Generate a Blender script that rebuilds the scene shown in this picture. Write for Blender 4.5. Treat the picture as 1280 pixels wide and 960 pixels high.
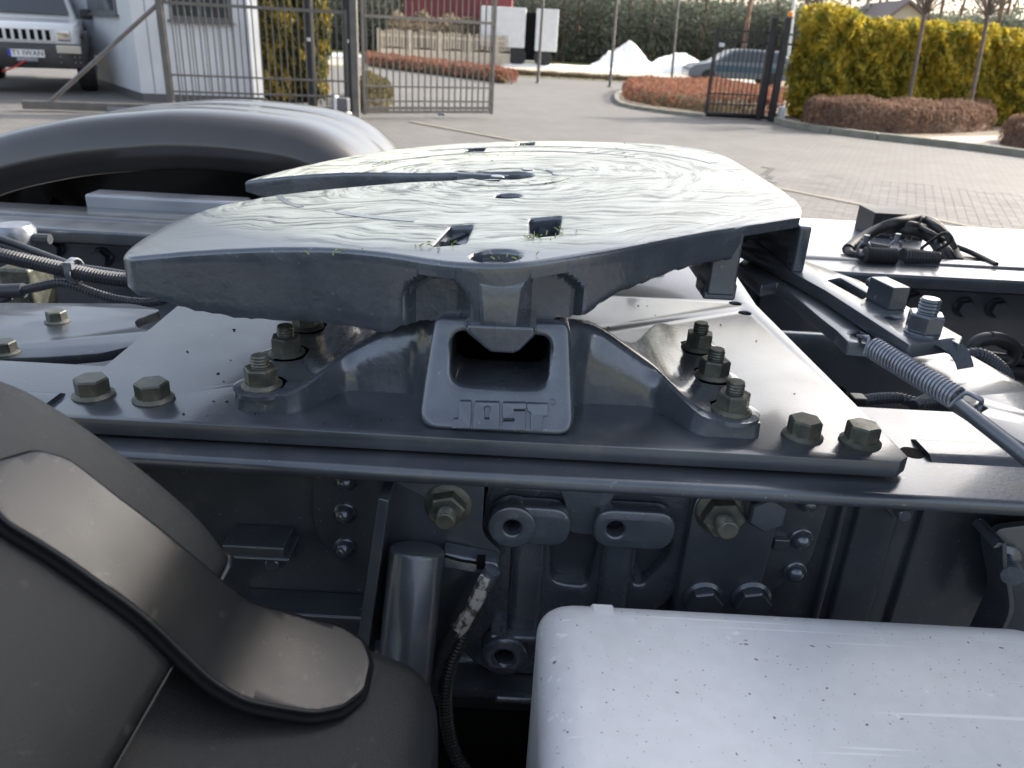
import bpy, bmesh, math, random
import numpy as np
from mathutils import Vector, Matrix

# ------------------------------------------------------------------ camera, sky, sun, exposure
for o in list(bpy.data.objects): bpy.data.objects.remove(o, do_unlink=True)
SC = bpy.context.scene
COL = SC.collection
F_PX, PITCH, ROLL, CAM_H = 980.0, math.radians(24.0), math.radians(3.1), 1.55
_f = Vector((0, math.cos(PITCH), -math.sin(PITCH))); _r = Vector((1, 0, 0)); _u = _r.cross(_f)
R_ = _r * math.cos(ROLL) + _u * math.sin(ROLL); U_ = -_r * math.sin(ROLL) + _u * math.cos(ROLL)
cd = bpy.data.cameras.new('camera'); camo = bpy.data.objects.new('camera', cd); COL.objects.link(camo)
cd.sensor_width = 36; cd.lens = F_PX / 1280 * 36; cd.clip_start = 0.02; cd.clip_end = 2000
cd.dof.use_dof = True; cd.dof.focus_distance = 0.92; cd.dof.aperture_fstop = 9.0
m = Matrix((R_, U_, -_f)).transposed().to_4x4(); m.translation = (0, 0, CAM_H)
camo.matrix_world = m
SC.camera = camo
SUN_AZ, SUN_EL = math.radians(60), math.radians(28)      # azimuth measured from +Y towards +X
w = bpy.data.worlds.new('World'); SC.world = w; w.use_nodes = True
nt = w.node_tree; bg = nt.nodes['Background']
sky = nt.nodes.new('ShaderNodeTexSky'); sky.sky_type = 'NISHITA'; sky.sun_disc = False
sky.sun_elevation = SUN_EL; sky.sun_rotation = SUN_AZ; sky.air_density = 1.0; sky.dust_density = 6.0; sky.ozone_density = 1.0
hsv = nt.nodes.new('ShaderNodeHueSaturation'); hsv.inputs['Saturation'].default_value = .60
nt.links.new(sky.outputs[0], hsv.inputs['Color']); nt.links.new(hsv.outputs[0], bg.inputs[0]); bg.inputs[1].default_value = 0.15
ld = bpy.data.lights.new('sun', 'SUN'); ld.energy = 2.6; ld.angle = math.radians(0.53); ld.color = (1, .93, .82)
sun = bpy.data.objects.new('sun', ld); COL.objects.link(sun)
sd = Vector((math.sin(SUN_AZ) * math.cos(SUN_EL), math.cos(SUN_AZ) * math.cos(SUN_EL), math.sin(SUN_EL)))
sun.rotation_euler = sd.to_track_quat('Z', 'Y').to_euler(); sun.location = (20, 20, 30)
vs = SC.view_settings; vs.view_transform = 'Standard'; vs.look = 'None'; vs.exposure = 1.6; vs.gamma = 1
SC.render.engine = 'CYCLES'; SC.render.resolution_x = 1024; SC.render.resolution_y = 768
SC.cycles.max_bounces = 8

# ------------------------------------------------------------------ helpers
ZT = 1.175                                       # height of the coupling's mounting plate above the yard
def ray(px, py):
    return _f + R_ * ((px - 640) / F_PX) - U_ * ((py - 480) / F_PX)
def tp(px, py, z):                               # truck coordinates: point on the level z over the mounting plate
    d = ray(px, py); t = (z - (CAM_H - ZT)) / d.z; return Vector((d.x * t, d.y * t, z))
def ty(px, py, y):                               # truck coordinates: point on the upright plane at depth y
    d = ray(px, py); t = y / d.y; return Vector((d.x * t, y, CAM_H - ZT + d.z * t))
def gp(px, py, z=0.0):                           # point on the yard
    d = ray(px, py); t = (z - CAM_H) / d.z; return Vector((d.x * t, d.y * t, z))
def gy(px, py, y):
    d = ray(px, py); t = y / d.y; return Vector((d.x * t, y, CAM_H + d.z * t))
def vp(px, py, A, B):                            # point on the upright plane over the ground line A-B
    n = Vector((-(B.y - A.y), B.x - A.x, 0)); d = ray(px, py); c = Vector((0, 0, CAM_H))
    t = (A - c).dot(n) / d.dot(n); return c + d * t

class MB:
    def __init__(s): s.v = []; s.f = []
    def add(s, vs, fs):
        n = len(s.v); s.v += [tuple(v) for v in vs]; s.f += [tuple(i + n for i in f) for f in fs]; return s
    def box(s, a, b, M=None):
        x0, y0, z0 = a; x1, y1, z1 = b
        vs = [Vector(p) for p in ((x0,y0,z0),(x1,y0,z0),(x1,y1,z0),(x0,y1,z0),(x0,y0,z1),(x1,y0,z1),(x1,y1,z1),(x0,y1,z1))]
        if M: vs = [M @ v for v in vs]
        return s.add(vs, [(0,3,2,1),(4,5,6,7),(0,1,5,4),(1,2,6,5),(2,3,7,6),(3,0,4,7)])
    def loft(s, rings, cap=True, closed=False):
        n = len(rings[0]); vs = [p for r in rings for p in r]; fs = []
        m = len(rings)
        for i in range(m if closed else m - 1):
            a = i * n; b = ((i + 1) % m) * n
            for j in range(n):
                k = (j + 1) % n; fs.append((a + j, a + k, b + k, b + j))
        if cap and not closed: fs += [tuple(range(n))[::-1], tuple(range((m - 1) * n, m * n))]
        return s.add(vs, fs)
    def sheet(s, rows):
        n = len(rows[0]); vs = [p for r in rows for p in r]
        return s.add(vs, [(i*n+j, i*n+j+1, (i+1)*n+j+1, (i+1)*n+j) for i in range(len(rows)-1) for j in range(n-1)])
    def lathe(s, prof, o, ax, n=20, cap=True):
        o = Vector(o); ax = Vector(ax).normalized(); a = ax.orthogonal().normalized(); b = ax.cross(a)
        rings = [[o + ax*h + (a*math.cos(2*math.pi*i/n) + b*math.sin(2*math.pi*i/n))*r for i in range(n)] for r, h in prof]
        return s.loft(rings, cap)
    def cyl(s, p, q, r, r2=None, n=16):
        p = Vector(p); q = Vector(q); return s.lathe([(r, 0), (r if r2 is None else r2, (q-p).length)], p, q-p, n)
    def tube(s, pts, r, n=10, closed=False):
        pts = [Vector(p) for p in pts]; m = len(pts); rings = []; a = None
        for i, p in enumerate(pts):
            t = (pts[(i+1) % m] - pts[i-1]) if closed else (pts[min(i+1, m-1)] - pts[max(i-1, 0)])
            t = t.normalized() if t.length > 1e-9 else Vector((0,0,1))
            if a is None: a = t.orthogonal().normalized()
            a = (a - t*a.dot(t)); a = a.normalized() if a.length > 1e-6 else t.orthogonal().normalized()
            b = t.cross(a); rr = r[i] if isinstance(r, (list, tuple)) else r
            rings.append([p + (a*math.cos(2*math.pi*k/n) + b*math.sin(2*math.pi*k/n))*rr for k in range(n)])
        return s.loft(rings, True, closed)
    def prism(s, poly, z0, z1, fn=lambda x, y, z: (x, y, z)):
        n = len(poly); vs = [fn(x, y, z0) for x, y in poly] + [fn(x, y, z1) for x, y in poly]
        return s.add(vs, [tuple(range(n))[::-1], tuple(range(n, 2*n))] + [(i, (i+1) % n, n+(i+1) % n, n+i) for i in range(n)])
    def mesh(s, name='part', smooth=35):
        me = bpy.data.meshes.new(name); me.from_pydata(s.v, [], s.f); me.update()
        bm = bmesh.new(); bm.from_mesh(me); bmesh.ops.recalc_face_normals(bm, faces=bm.faces); bm.to_mesh(me); bm.free()
        finish(me, smooth); return me
def finish(me, smooth=35):
    if smooth:
        me.polygons.foreach_set('use_smooth', [True]*len(me.polygons)); me.set_sharp_from_angle(angle=math.radians(smooth))
    me.update()
def spline(pts, n=8):
    P = [Vector(p) for p in pts]; P = [2*P[0]-P[1]] + P + [2*P[-1]-P[-2]]; out = []
    for i in range(1, len(P)-2):
        for k in range(n):
            t = k/n; a, b, c, d = P[i-1], P[i], P[i+1], P[i+2]
            out.append(0.5*((2*b) + (c-a)*t + (2*a-5*b+4*c-d)*t*t + (3*b-a-3*c+d)*t**3))
    out.append(P[-2]); return out
def rpoly(pts, r, n=5):                          # polygon with rounded corners; r one value or one per corner
    out = []; m = len(pts)
    for i in range(m):
        p = Vector(pts[i]).to_2d(); a = Vector(pts[i-1]).to_2d(); b = Vector(pts[(i+1) % m]).to_2d()
        rr = r[i] if isinstance(r, (list, tuple)) else r
        if rr <= 0: out.append(tuple(p)); continue
        u = (a-p); v = (b-p); d = min(rr, u.length*.48, v.length*.48); u = p+u.normalized()*d; v = p+v.normalized()*d
        for k in range(n+1):
            t = k/n; out.append(tuple(u*(1-t)**2 + p*2*t*(1-t) + v*t*t))
    return out
def circ(x, y, r, n=20): return [(x+r*math.cos(2*math.pi*i/n), y+r*math.sin(2*math.pi*i/n)) for i in range(n)]
XZ = Matrix(((1,0,0,0),(0,0,-1,0),(0,1,0,0),(0,0,0,1)))
def plate2d(outer, holes=(), t=.01, bev=.001, M=None, smooth=35, res=1):
    cu = bpy.data.curves.new('c', 'CURVE'); cu.dimensions = '2D'; cu.fill_mode = 'BOTH'
    cu.extrude = t/2-bev; cu.bevel_depth = bev; cu.bevel_resolution = res; cu.offset = -bev
    for poly in [outer]+list(holes):
        sp = cu.splines.new('POLY'); sp.points.add(len(poly)-1); sp.use_cyclic_u = True
        for i, p in enumerate(poly): sp.points[i].co = (p[0], p[1], 0, 1)
    ob = bpy.data.objects.new('c', cu); COL.objects.link(ob); bpy.context.view_layer.update()
    me = bpy.data.meshes.new_from_object(ob.evaluated_get(bpy.context.evaluated_depsgraph_get()))
    bpy.data.objects.remove(ob); bpy.data.curves.remove(cu); me.materials.clear()
    bm = bmesh.new(); bm.from_mesh(me); bmesh.ops.remove_doubles(bm, verts=bm.verts, dist=1e-5)
    bmesh.ops.recalc_face_normals(bm, faces=bm.faces); bm.to_mesh(me); bm.free()
    if M: me.transform(M)
    finish(me, smooth); return me
def on_y(y): return Matrix.Translation((0, y, 0)) @ XZ

BASE = {}
def thing(name, label, cat, base=(0,0,0), group=None, truck=False):
    o = bpy.data.objects.new(name, None); COL.objects.link(o); o.empty_display_size = .1
    b = Vector(base) + (Vector((0,0,ZT)) if truck else Vector((0,0,0))); o.location = b
    o['label'] = label; o['category'] = cat
    if group: o['group'] = group
    BASE[o.name] = Matrix.Translation(-b + (Vector((0,0,ZT)) if truck else Vector((0,0,0))))
    return o
def part(name, me, mat, parent, M=None, bevel=0, kind=None, label=None, seg=2):
    if isinstance(me, MB): me = me.mesh(name)
    o = bpy.data.objects.new(name, me); COL.objects.link(o)
    if len(me.materials) == 0: me.materials.append(MATS[mat])
    o.parent = parent
    o.matrix_parent_inverse = BASE.get(parent.name, Matrix.Identity(4)) if parent.name in BASE else parent.matrix_basis.inverted()
    if M is not None: o.matrix_basis = M
    if bevel:
        b = o.modifiers.new('bevel', 'BEVEL'); b.width = bevel; b.segments = seg; b.limit_method = 'ANGLE'; b.angle_limit = math.radians(40)
        o.modifiers.new('wn', 'WEIGHTED_NORMAL')
    if kind: o['kind'] = kind
    if label: o['label'] = label
    return o
def solo(name, me, mat, label, cat, group=None):
    if isinstance(me, MB): me = me.mesh(name)
    o = bpy.data.objects.new(name, me); COL.objects.link(o)
    if len(me.materials) == 0: me.materials.append(MATS[mat])
    o['label'] = label; o['category'] = cat
    if group: o['group'] = group
    return o
def struct(name, me, mat, kind='structure', label=None, cat=None):
    if isinstance(me, MB): me = me.mesh(name)
    o = bpy.data.objects.new(name, me); COL.objects.link(o)
    if len(me.materials) == 0: me.materials.append(MATS[mat])
    o['kind'] = kind
    if label: o['label'] = label
    if cat: o['category'] = cat
    return o

# ------------------------------------------------------------------ materials
MATS = {}
def mat(name, col, rough=.5, metal=0.0, col2=None, nscale=8, bump=0.0, bscale=200, coat=0.0, rvar=0.0, spec=.5, detail=4, coords='Object', contrast=(.35,.65)):
    mt = bpy.data.materials.new(name); mt.use_nodes = True; n = mt.node_tree; b = n.nodes['Principled BSDF']
    b.inputs['Base Color'].default_value = (*col, 1); b.inputs['Roughness'].default_value = rough
    b.inputs['Metallic'].default_value = metal; b.inputs['Coat Weight'].default_value = coat; b.inputs['Coat Roughness'].default_value = .12
    b.inputs['Specular IOR Level'].default_value = spec
    tc = n.nodes.new('ShaderNodeTexCoord')
    if col2 is not None or rvar:
        nz = n.nodes.new('ShaderNodeTexNoise'); nz.inputs['Scale'].default_value = nscale; nz.inputs['Detail'].default_value = detail
        n.links.new(tc.outputs[coords], nz.inputs['Vector'])
        rp = n.nodes.new('ShaderNodeValToRGB'); rp.color_ramp.elements[0].position = contrast[0]; rp.color_ramp.elements[1].position = contrast[1]
        rp.color_ramp.elements[0].color = (*col, 1); rp.color_ramp.elements[1].color = (*(col2 or col), 1)
        n.links.new(nz.outputs['Fac'], rp.inputs[0])
        if col2 is not None: n.links.new(rp.outputs[0], b.inputs['Base Color'])
        if rvar:
            mr = n.nodes.new('ShaderNodeMapRange'); mr.inputs['To Min'].default_value = rough-rvar; mr.inputs['To Max'].default_value = rough+rvar
            mr.inputs['From Min'].default_value = .3; mr.inputs['From Max'].default_value = .7
            n.links.new(nz.outputs['Fac'], mr.inputs['Value']); n.links.new(mr.outputs[0], b.inputs['Roughness'])
    if bump:
        nb = n.nodes.new('ShaderNodeTexNoise'); nb.inputs['Scale'].default_value = bscale; nb.inputs['Detail'].default_value = 3
        n.links.new(tc.outputs[coords], nb.inputs['Vector'])
        bp = n.nodes.new('ShaderNodeBump'); bp.inputs['Strength'].default_value = bump; bp.inputs['Distance'].default_value = .002
        n.links.new(nb.outputs['Fac'], bp.inputs['Height']); n.links.new(bp.outputs[0], b.inputs['Normal'])
    MATS[name] = mt; return mt
mat('paint', (.088,.102,.122), .36, 0.6, (.115,.130,.150), 14, .10, 260, .5, .07)
mat('cast', (.092,.108,.132), .25, 0.45, (.115,.133,.158), 25, .30, 120, .8, .08)
mat('zinc', (.080,.086,.074), .42, .5, (.135,.14,.115), 60, .15, 300, 0, .1)
mat('steel', (.22,.24,.28), .36, .6, (.30,.32,.36), 50, .1, 300, 0, .08)
mat('plastic', (.007,.009,.010), .46, 0, (.016,.018,.019), 6, .45, 1100, 0, .08)
mat('plastic_smooth', (.005,.0065,.008), .30, 0, (.013,.015,.017), 9, .05, 900, 0, .08, contrast=(.3,.75))
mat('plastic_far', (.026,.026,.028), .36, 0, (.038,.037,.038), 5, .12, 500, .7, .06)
mat('rubber', (.018,.018,.019), .7, 0, (.03,.03,.03), 12, .3, 200)
mat('tube', (.035,.04,.05), .42, 0, (.05,.055,.065), 20)
mat('cable', (.016,.016,.017), .45, 0, (.03,.03,.03), 30)
mat('tape', (.10,.09,.08), .35, .3, (.55,.52,.48), 90, .5, 150, contrast=(.45,.55))
mat('black', (.008,.008,.009), .8, spec=.1)
mat('white_paint', (.70,.71,.72), .35, 0, (.64,.65,.66), 3)
mat('gate_grey', (.11,.105,.10), .45, .2, (.15,.14,.13), 6)
mat('gate_black', (.018,.019,.022), .4, .1, (.03,.03,.034), 6)
mat('house_wall', (.62,.64,.67), .5, 0, (.56,.58,.61), 2)
mat('glass', (.03,.04,.05), .08, 0, spec=.8)
mat('window_frame', (.12,.12,.125), .4)
mat('car_white', (.72,.72,.72), .25, 0, coat=.6)
mat('car_blue', (.055,.13,.20), .25, .4, coat=.6)
mat('car_grey', (.16,.18,.21), .3, .5, coat=.6)
mat('chrome', (.7,.7,.7), .12, 1)
mat('dark_plastic', (.025,.025,.026), .5, 0, (.04,.04,.04), 10)
mat('plate_white', (.75,.75,.75), .4)
mat('plate_blue', (.02,.07,.45), .4)
mat('red', (.5,.03,.025), .4)
mat('red_tarp', (.20,.03,.035), .6, 0, (.15,.028,.03), 2)
mat('orange', (.85,.28,.02), .3)
mat('snow', (.95,.95,.94), .7, 0, (.90,.90,.90), 3, .6, 8)
mat('concrete', (.42,.37,.29), .85, 0, (.52,.46,.37), 5, .3, 60)
mat('kerb', (.30,.28,.24), .85, 0, (.22,.22,.17), 4, .4, 50)
mat('grass', (.16,.17,.05), .9, 0, (.24,.21,.08), 1.2, .6, 30)
mat('earth', (.13,.10,.07), .95, 0, (.2,.16,.11), 3, .6, 30)
mat('road', (.30,.28,.25), .85, 0, (.36,.34,.30), 2, .3, 80)
mat('bark', (.13,.10,.085), .85, 0, (.20,.16,.13), 20, .6, 60)
mat('thuja', (.15,.165,.02), .65, 0, (.60,.45,.045), 4, 0, contrast=(.34,.64), detail=8)
mat('thuja_dark', (.055,.065,.012), .7, 0, (.38,.27,.03), 5, contrast=(.42,.70), detail=8)
mat('brown_twig', (.155,.095,.068), .8, 0, (.26,.17,.12), 10)
mat('dry_twig', (.26,.20,.13), .8, 0, (.34,.28,.19), 10)
mat('red_twig', (.20,.072,.055), .8, 0, (.24,.13,.075), 7, contrast=(.4,.6))
mat('green_twig', (.08,.085,.03), .8, 0, (.14,.10,.04), 7)
mat('forest', (.085,.105,.078), .85, 0, (.145,.16,.125), .35, detail=5, contrast=(.35,.65))
mat('forest_trunk', (.17,.11,.08), .9, 0, (.26,.16,.11), 2)
mat('leaf_green', (.05,.07,.02), .7, 0, (.12,.12,.03), 3)
mat('roof', (.16,.13,.12), .7)
mat('cream', (.55,.50,.42), .7)
mat('silver_top', (.30,.32,.36), .34, .5, (.36,.38,.42), 10, .1, 200, .2, .06)

def flecks(name, sc, lo, col, fac=1.0):
    n = MATS[name].node_tree; b = n.nodes['Principled BSDF']; src = b.inputs['Base Color'].links[0].from_socket; tc = n.nodes.new('ShaderNodeTexCoord')
    z = n.nodes.new('ShaderNodeTexNoise'); z.inputs['Scale'].default_value = sc; z.inputs['Detail'].default_value = 4; n.links.new(tc.outputs['Object'], z.inputs['Vector'])
    r = n.nodes.new('ShaderNodeMapRange'); r.inputs['From Min'].default_value = lo; r.inputs['From Max'].default_value = lo+.05; r.inputs['To Max'].default_value = fac; n.links.new(z.outputs[0], r.inputs[0])
    x = n.nodes.new('ShaderNodeMix'); x.data_type = 'RGBA'; n.links.new(r.outputs[0], x.inputs[0]); n.links.new(src, x.inputs[6]); x.inputs[7].default_value = (*col, 1); n.links.new(x.outputs[2], b.inputs['Base Color'])
flecks('paint', 180, .68, (.26,.26,.25), .8); flecks('paint', 28, .62, (.15,.145,.135), .45)
flecks('cast', 150, .69, (.28,.28,.26), .8); flecks('plastic', 60, .66, (.06,.058,.052), .6); flecks('plastic_smooth', 90, .66, (.06,.058,.052), .5); flecks('zinc', 120, .60, (.20,.19,.13), .6)
def leafy(name, k=.4, gain=1.3):
    n = MATS[name].node_tree; b = n.nodes['Principled BSDF']; out = n.nodes['Material Output']; tr = n.nodes.new('ShaderNodeBsdfTranslucent'); mx = n.nodes.new('ShaderNodeMixShader'); mx.inputs[0].default_value = k
    n.links.new(b.inputs['Base Color'].links[0].from_socket, tr.inputs['Color']); n.links.new(b.outputs[0], mx.inputs[1]); n.links.new(tr.outputs[0], mx.inputs[2]); n.links.new(mx.outputs[0], out.inputs[0])
for _n in ('thuja', 'thuja_dark', 'brown_twig', 'red_twig', 'green_twig', 'forest', 'leaf_green', 'dry_twig'): leafy(_n)

def tank_material():
    mt = bpy.data.materials.new('tank'); mt.use_nodes = True; n = mt.node_tree; b = n.nodes['Principled BSDF']
    b.inputs['Roughness'].default_value = .42; b.inputs['Metallic'].default_value = .15
    tc = n.nodes.new('ShaderNodeTexCoord')
    def noise(sc, det=3, st=None):
        z = n.nodes.new('ShaderNodeTexNoise'); z.inputs['Scale'].default_value = sc; z.inputs['Detail'].default_value = det
        if st:
            mp = n.nodes.new('ShaderNodeMapping'); mp.inputs['Scale'].default_value = st[0]; mp.inputs['Rotation'].default_value = st[1]
            n.links.new(tc.outputs['Object'], mp.inputs[0]); n.links.new(mp.outputs[0], z.inputs['Vector'])
        else: n.links.new(tc.outputs['Object'], z.inputs['Vector'])
        return z
    def ramp(src, a, b_, c0, c1):
        r = n.nodes.new('ShaderNodeValToRGB'); r.color_ramp.elements[0].position = a; r.color_ramp.elements[1].position = b_
        r.color_ramp.elements[0].color = (*c0, 1); r.color_ramp.elements[1].color = (*c1, 1); n.links.new(src, r.inputs[0]); return r
    def mix(fac, a, b_):
        x = n.nodes.new('ShaderNodeMix'); x.data_type = 'RGBA'; n.links.new(fac, x.inputs[0]); n.links.new(a, x.inputs[6]); x.inputs[7].default_value = (*b_, 1); return x.outputs[2]
    c = ramp(noise(60, 6).outputs[0], .35, .65, (.64,.645,.655), (.68,.685,.695)).outputs[0]
    W = ((0,0,0),(1,1,1))
    c = mix(ramp(noise(45, 8).outputs[0], .68, .72, *W).outputs[0], c, (.80,.80,.80))
    c = mix(ramp(noise(150, 1.5).outputs[0], .735, .755, *W).outputs[0], c, (.13,.12,.10))
    c = mix(ramp(noise(330, 1.5).outputs[0], .70, .73, *W).outputs[0], c, (.34,.34,.33))
    c = mix(ramp(noise(75, 3, ((1,1.6,1), (0,0,.4))).outputs[0], .725, .745, *W).outputs[0], c, (.22,.21,.19))
    for rot, sc in (((0,0,.35), (3,90,90)), ((0,0,-.5), (2.4,110,110))):
        c = mix(ramp(noise(1.0, 1, ((sc), rot)).outputs[0], .70, .725, *W).outputs[0], c, (.80,.80,.80))
    n.links.new(c, b.inputs['Base Color'])
    bp = n.nodes.new('ShaderNodeBump'); bp.inputs['Strength'].default_value = .15; bp.inputs['Distance'].default_value = .001
    n.links.new(noise(140, 4).outputs[0], bp.inputs['Height']); n.links.new(bp.outputs[0], b.inputs['Normal'])
    MATS['tank'] = mt
tank_material()

def grease_material():
    # greased coupling plate: swirls dragged round the king pin, thin yellow-green grease over slate paint, its pale tones painted sky sheen
    mt = bpy.data.materials.new('grease'); mt.use_nodes = True; n = mt.node_tree; b = n.nodes['Principled BSDF']
    tc = n.nodes.new('ShaderNodeTexCoord'); mp = n.nodes.new('ShaderNodeMapping'); mp.inputs['Location'].default_value = (.02, -1.24, 0)
    n.links.new(tc.outputs['Object'], mp.inputs[0])
    sep = n.nodes.new('ShaderNodeSeparateXYZ'); n.links.new(mp.outputs[0], sep.inputs[0])
    def math_(op, a, b_=None):
        x = n.nodes.new('ShaderNodeMath'); x.operation = op
        for i, q in enumerate((a, b_)):
            if q is None: continue
            if isinstance(q, (int, float)): x.inputs[i].default_value = q
            else: n.links.new(q, x.inputs[i])
        return x.outputs[0]
    def noise(vec, sc, det=4):
        z = n.nodes.new('ShaderNodeTexNoise'); z.inputs['Scale'].default_value = sc; z.inputs['Detail'].default_value = det; n.links.new(vec, z.inputs['Vector']); return z.outputs[0]
    warp = noise(mp.outputs[0], 6, 3)
    rad = math_('SQRT', math_('ADD', math_('POWER', sep.outputs[0], 2), math_('POWER', sep.outputs[1], 2)))
    rad2 = math_('ADD', rad, math_('MULTIPLY', warp, .10))
    ang = math_('ARCTAN2', sep.outputs[1], sep.outputs[0])
    cv = n.nodes.new('ShaderNodeCombineXYZ'); n.links.new(math_('MULTIPLY', rad2, 60), cv.inputs[0]); n.links.new(math_('MULTIPLY', ang, 2.6), cv.inputs[1])
    def rough_noise(vec, sc, det, ro):
        z = n.nodes.new('ShaderNodeTexNoise'); z.inputs['Scale'].default_value = sc; z.inputs['Detail'].default_value = det; z.inputs['Roughness'].default_value = ro; n.links.new(vec, z.inputs['Vector']); return z.outputs[0]
    ring = rough_noise(cv.outputs[0], 1.0, 7, .64)
    wv = n.nodes.new('ShaderNodeCombineXYZ'); n.links.new(sep.outputs[0], wv.inputs[0]); n.links.new(math_('ADD', sep.outputs[1], math_('MULTIPLY', warp, .16)), wv.inputs[1])
    st = n.nodes.new('ShaderNodeMapping'); st.inputs['Scale'].default_value = (7, 75, 1); st.inputs['Rotation'].default_value = (0, 0, .12); n.links.new(wv.outputs[0], st.inputs[0])
    streak = rough_noise(st.outputs[0], .95, 7, .66)
    sel = n.nodes.new('ShaderNodeMapRange'); sel.inputs['From Min'].default_value = .44; sel.inputs['From Max'].default_value = .56; n.links.new(noise(mp.outputs[0], 5, 2), sel.inputs['Value'])
    hm = n.nodes.new('ShaderNodeMix'); hm.data_type = 'FLOAT'; n.links.new(sel.outputs[0], hm.inputs[0]); n.links.new(ring, hm.inputs[2]); n.links.new(streak, hm.inputs[3])
    h = hm.outputs[0]
    # clean painted rim outside the greased disc
    msk = n.nodes.new('ShaderNodeMapRange'); msk.inputs['From Min'].default_value = .435; msk.inputs['From Max'].default_value = .50; msk.inputs['To Min'].default_value = 1; msk.inputs['To Max'].default_value = .06
    n.links.new(math_('ADD', rad, math_('MULTIPLY', streak, .05)), msk.inputs['Value'])
    bp = n.nodes.new('ShaderNodeBump'); bp.inputs['Distance'].default_value = .013; n.links.new(h, bp.inputs['Height'])
    n.links.new(math_('MULTIPLY', msk.outputs[0], .85), bp.inputs['Strength']); n.links.new(bp.outputs[0], b.inputs['Normal'])
    rp = n.nodes.new('ShaderNodeValToRGB'); e = rp.color_ramp.elements
    e[0].position = .36; e[0].color = (.035,.04,.038, 1); e[1].position = .62; e[1].color = (.80,.80,.69, 1)
    for p_, c_ in ((.42, (.06,.07,.058,1)), (.46, (.38,.40,.31,1)), (.52, (.64,.65,.54,1))):
        k = e.new(p_); k.color = c_
    n.links.new(h, rp.inputs[0])
    pt = n.nodes.new('ShaderNodeRGB'); pt.outputs[0].default_value = (.085,.10,.125, 1)
    mx = n.nodes.new('ShaderNodeMix'); mx.data_type = 'RGBA'; n.links.new(msk.outputs[0], mx.inputs[0]); n.links.new(pt.outputs[0], mx.inputs[6]); n.links.new(rp.outputs[0], mx.inputs[7])
    gn = noise(tc.outputs['Object'], 38, 5); gr_ = n.nodes.new('ShaderNodeMapRange'); gr_.inputs['From Min'].default_value = .69; gr_.inputs['From Max'].default_value = .73; n.links.new(gn, gr_.inputs['Value'])
    g2 = n.nodes.new('ShaderNodeMix'); g2.data_type = 'RGBA'; n.links.new(math_('MULTIPLY', gr_.outputs[0], msk.outputs[0]), g2.inputs[0]); n.links.new(mx.outputs[2], g2.inputs[6]); g2.inputs[7].default_value = (.16,.22,.05,1)
    n.links.new(g2.outputs[2], b.inputs['Base Color']); b.inputs['Roughness'].default_value = .30; b.inputs['Coat Weight'].default_value = .5; b.inputs['Coat Roughness'].default_value = .18
    MATS['grease'] = mt
grease_material()

def paving_material(name, c1, c2, cm, rot=0.0):
    mt = bpy.data.materials.new(name); mt.use_nodes = True; n = mt.node_tree; b = n.nodes['Principled BSDF']; b.inputs['Roughness'].default_value = .85
    tc = n.nodes.new('ShaderNodeTexCoord'); mp = n.nodes.new('ShaderNodeMapping'); mp.inputs['Rotation'].default_value = (0, 0, rot); n.links.new(tc.outputs['Object'], mp.inputs[0])
    br = n.nodes.new('ShaderNodeTexBrick'); br.inputs['Scale'].default_value = 1; br.inputs['Brick Width'].default_value = .2; br.inputs['Row Height'].default_value = .1
    br.inputs['Mortar Size'].default_value = .006; br.inputs['Color1'].default_value = (*c1, 1); br.inputs['Color2'].default_value = (*c2, 1); br.inputs['Mortar'].default_value = (*cm, 1)
    n.links.new(mp.outputs[0], br.inputs['Vector'])
    nz = n.nodes.new('ShaderNodeTexNoise'); nz.inputs['Scale'].default_value = .9; nz.inputs['Detail'].default_value = 6; n.links.new(tc.outputs['Object'], nz.inputs['Vector'])
    mr = n.nodes.new('ShaderNodeMapRange'); mr.inputs['To Min'].default_value = .72; mr.inputs['To Max'].default_value = 1.22; n.links.new(nz.outputs[0], mr.inputs[0])
    mx = n.nodes.new('ShaderNodeMix'); mx.data_type = 'RGBA'; mx.blend_type = 'MULTIPLY'; mx.inputs[0].default_value = 1
    n.links.new(br.outputs[0], mx.inputs[6]); n.links.new(mr.outputs[0], mx.inputs[7]); n.links.new(mx.outputs[2], b.inputs['Base Color'])
    MATS[name] = mt
PAVE_ROT = math.radians(-24)
paving_material('paving', (.096,.093,.090), (.122,.118,.115), (.062,.060,.055), -PAVE_ROT)
mat('paver', (.100,.096,.093), .85, 0, (.125,.120,.117), 1.7, .2, 60, coords='Object')
# ------------------------------------------------------------------ fasteners (shared meshes)
def hexagon(r, rot=0): return [(r*math.cos(math.pi/3*i+rot), r*math.sin(math.pi/3*i+rot)) for i in range(6)]
def bolt_mesh(af, fl, h, stud=0, sr=0, fh=.005):
    b = MB(); b.lathe([(fl, 0), (fl, fh*.35), (fl*.93, fh*.6), (af*.56, fh)], (0,0,0), (0,0,1), 28)
    R = af/math.sqrt(3); top = []
    rings = [[Vector((x, y, fh*.8)) for x, y in hexagon(R)], [Vector((x, y, fh+h-.002)) for x, y in hexagon(R)], [Vector((x, y, fh+h)) for x, y in hexagon(R*.9)]]
    b.loft(rings)
    if stud:
        prof = [(sr, 0)]; z = fh+h-.001; k = 0
        while z < fh+h+stud-.002:
            prof += [(sr*(.90 if k % 2 else 1.0), z)]; z += .0016; k += 1
        prof += [(sr*.93, fh+h+stud-.001), (sr*.8, fh+h+stud)]
        b.lathe(prof, (0,0,0), (0,0,1), 20)
    return b.mesh('bolt', 30)
BOLT = bolt_mesh(.0305, .0215, .016)
NUT = bolt_mesh(.031, .0215, .017, .013, .0098)
NUT2 = bolt_mesh(.029, .016, .016, .014, .0095)
NUTBIG = bolt_mesh(.038, .027, .016, .016, .0115)
HEADBIG = bolt_mesh(.036, .024, .012)
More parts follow.
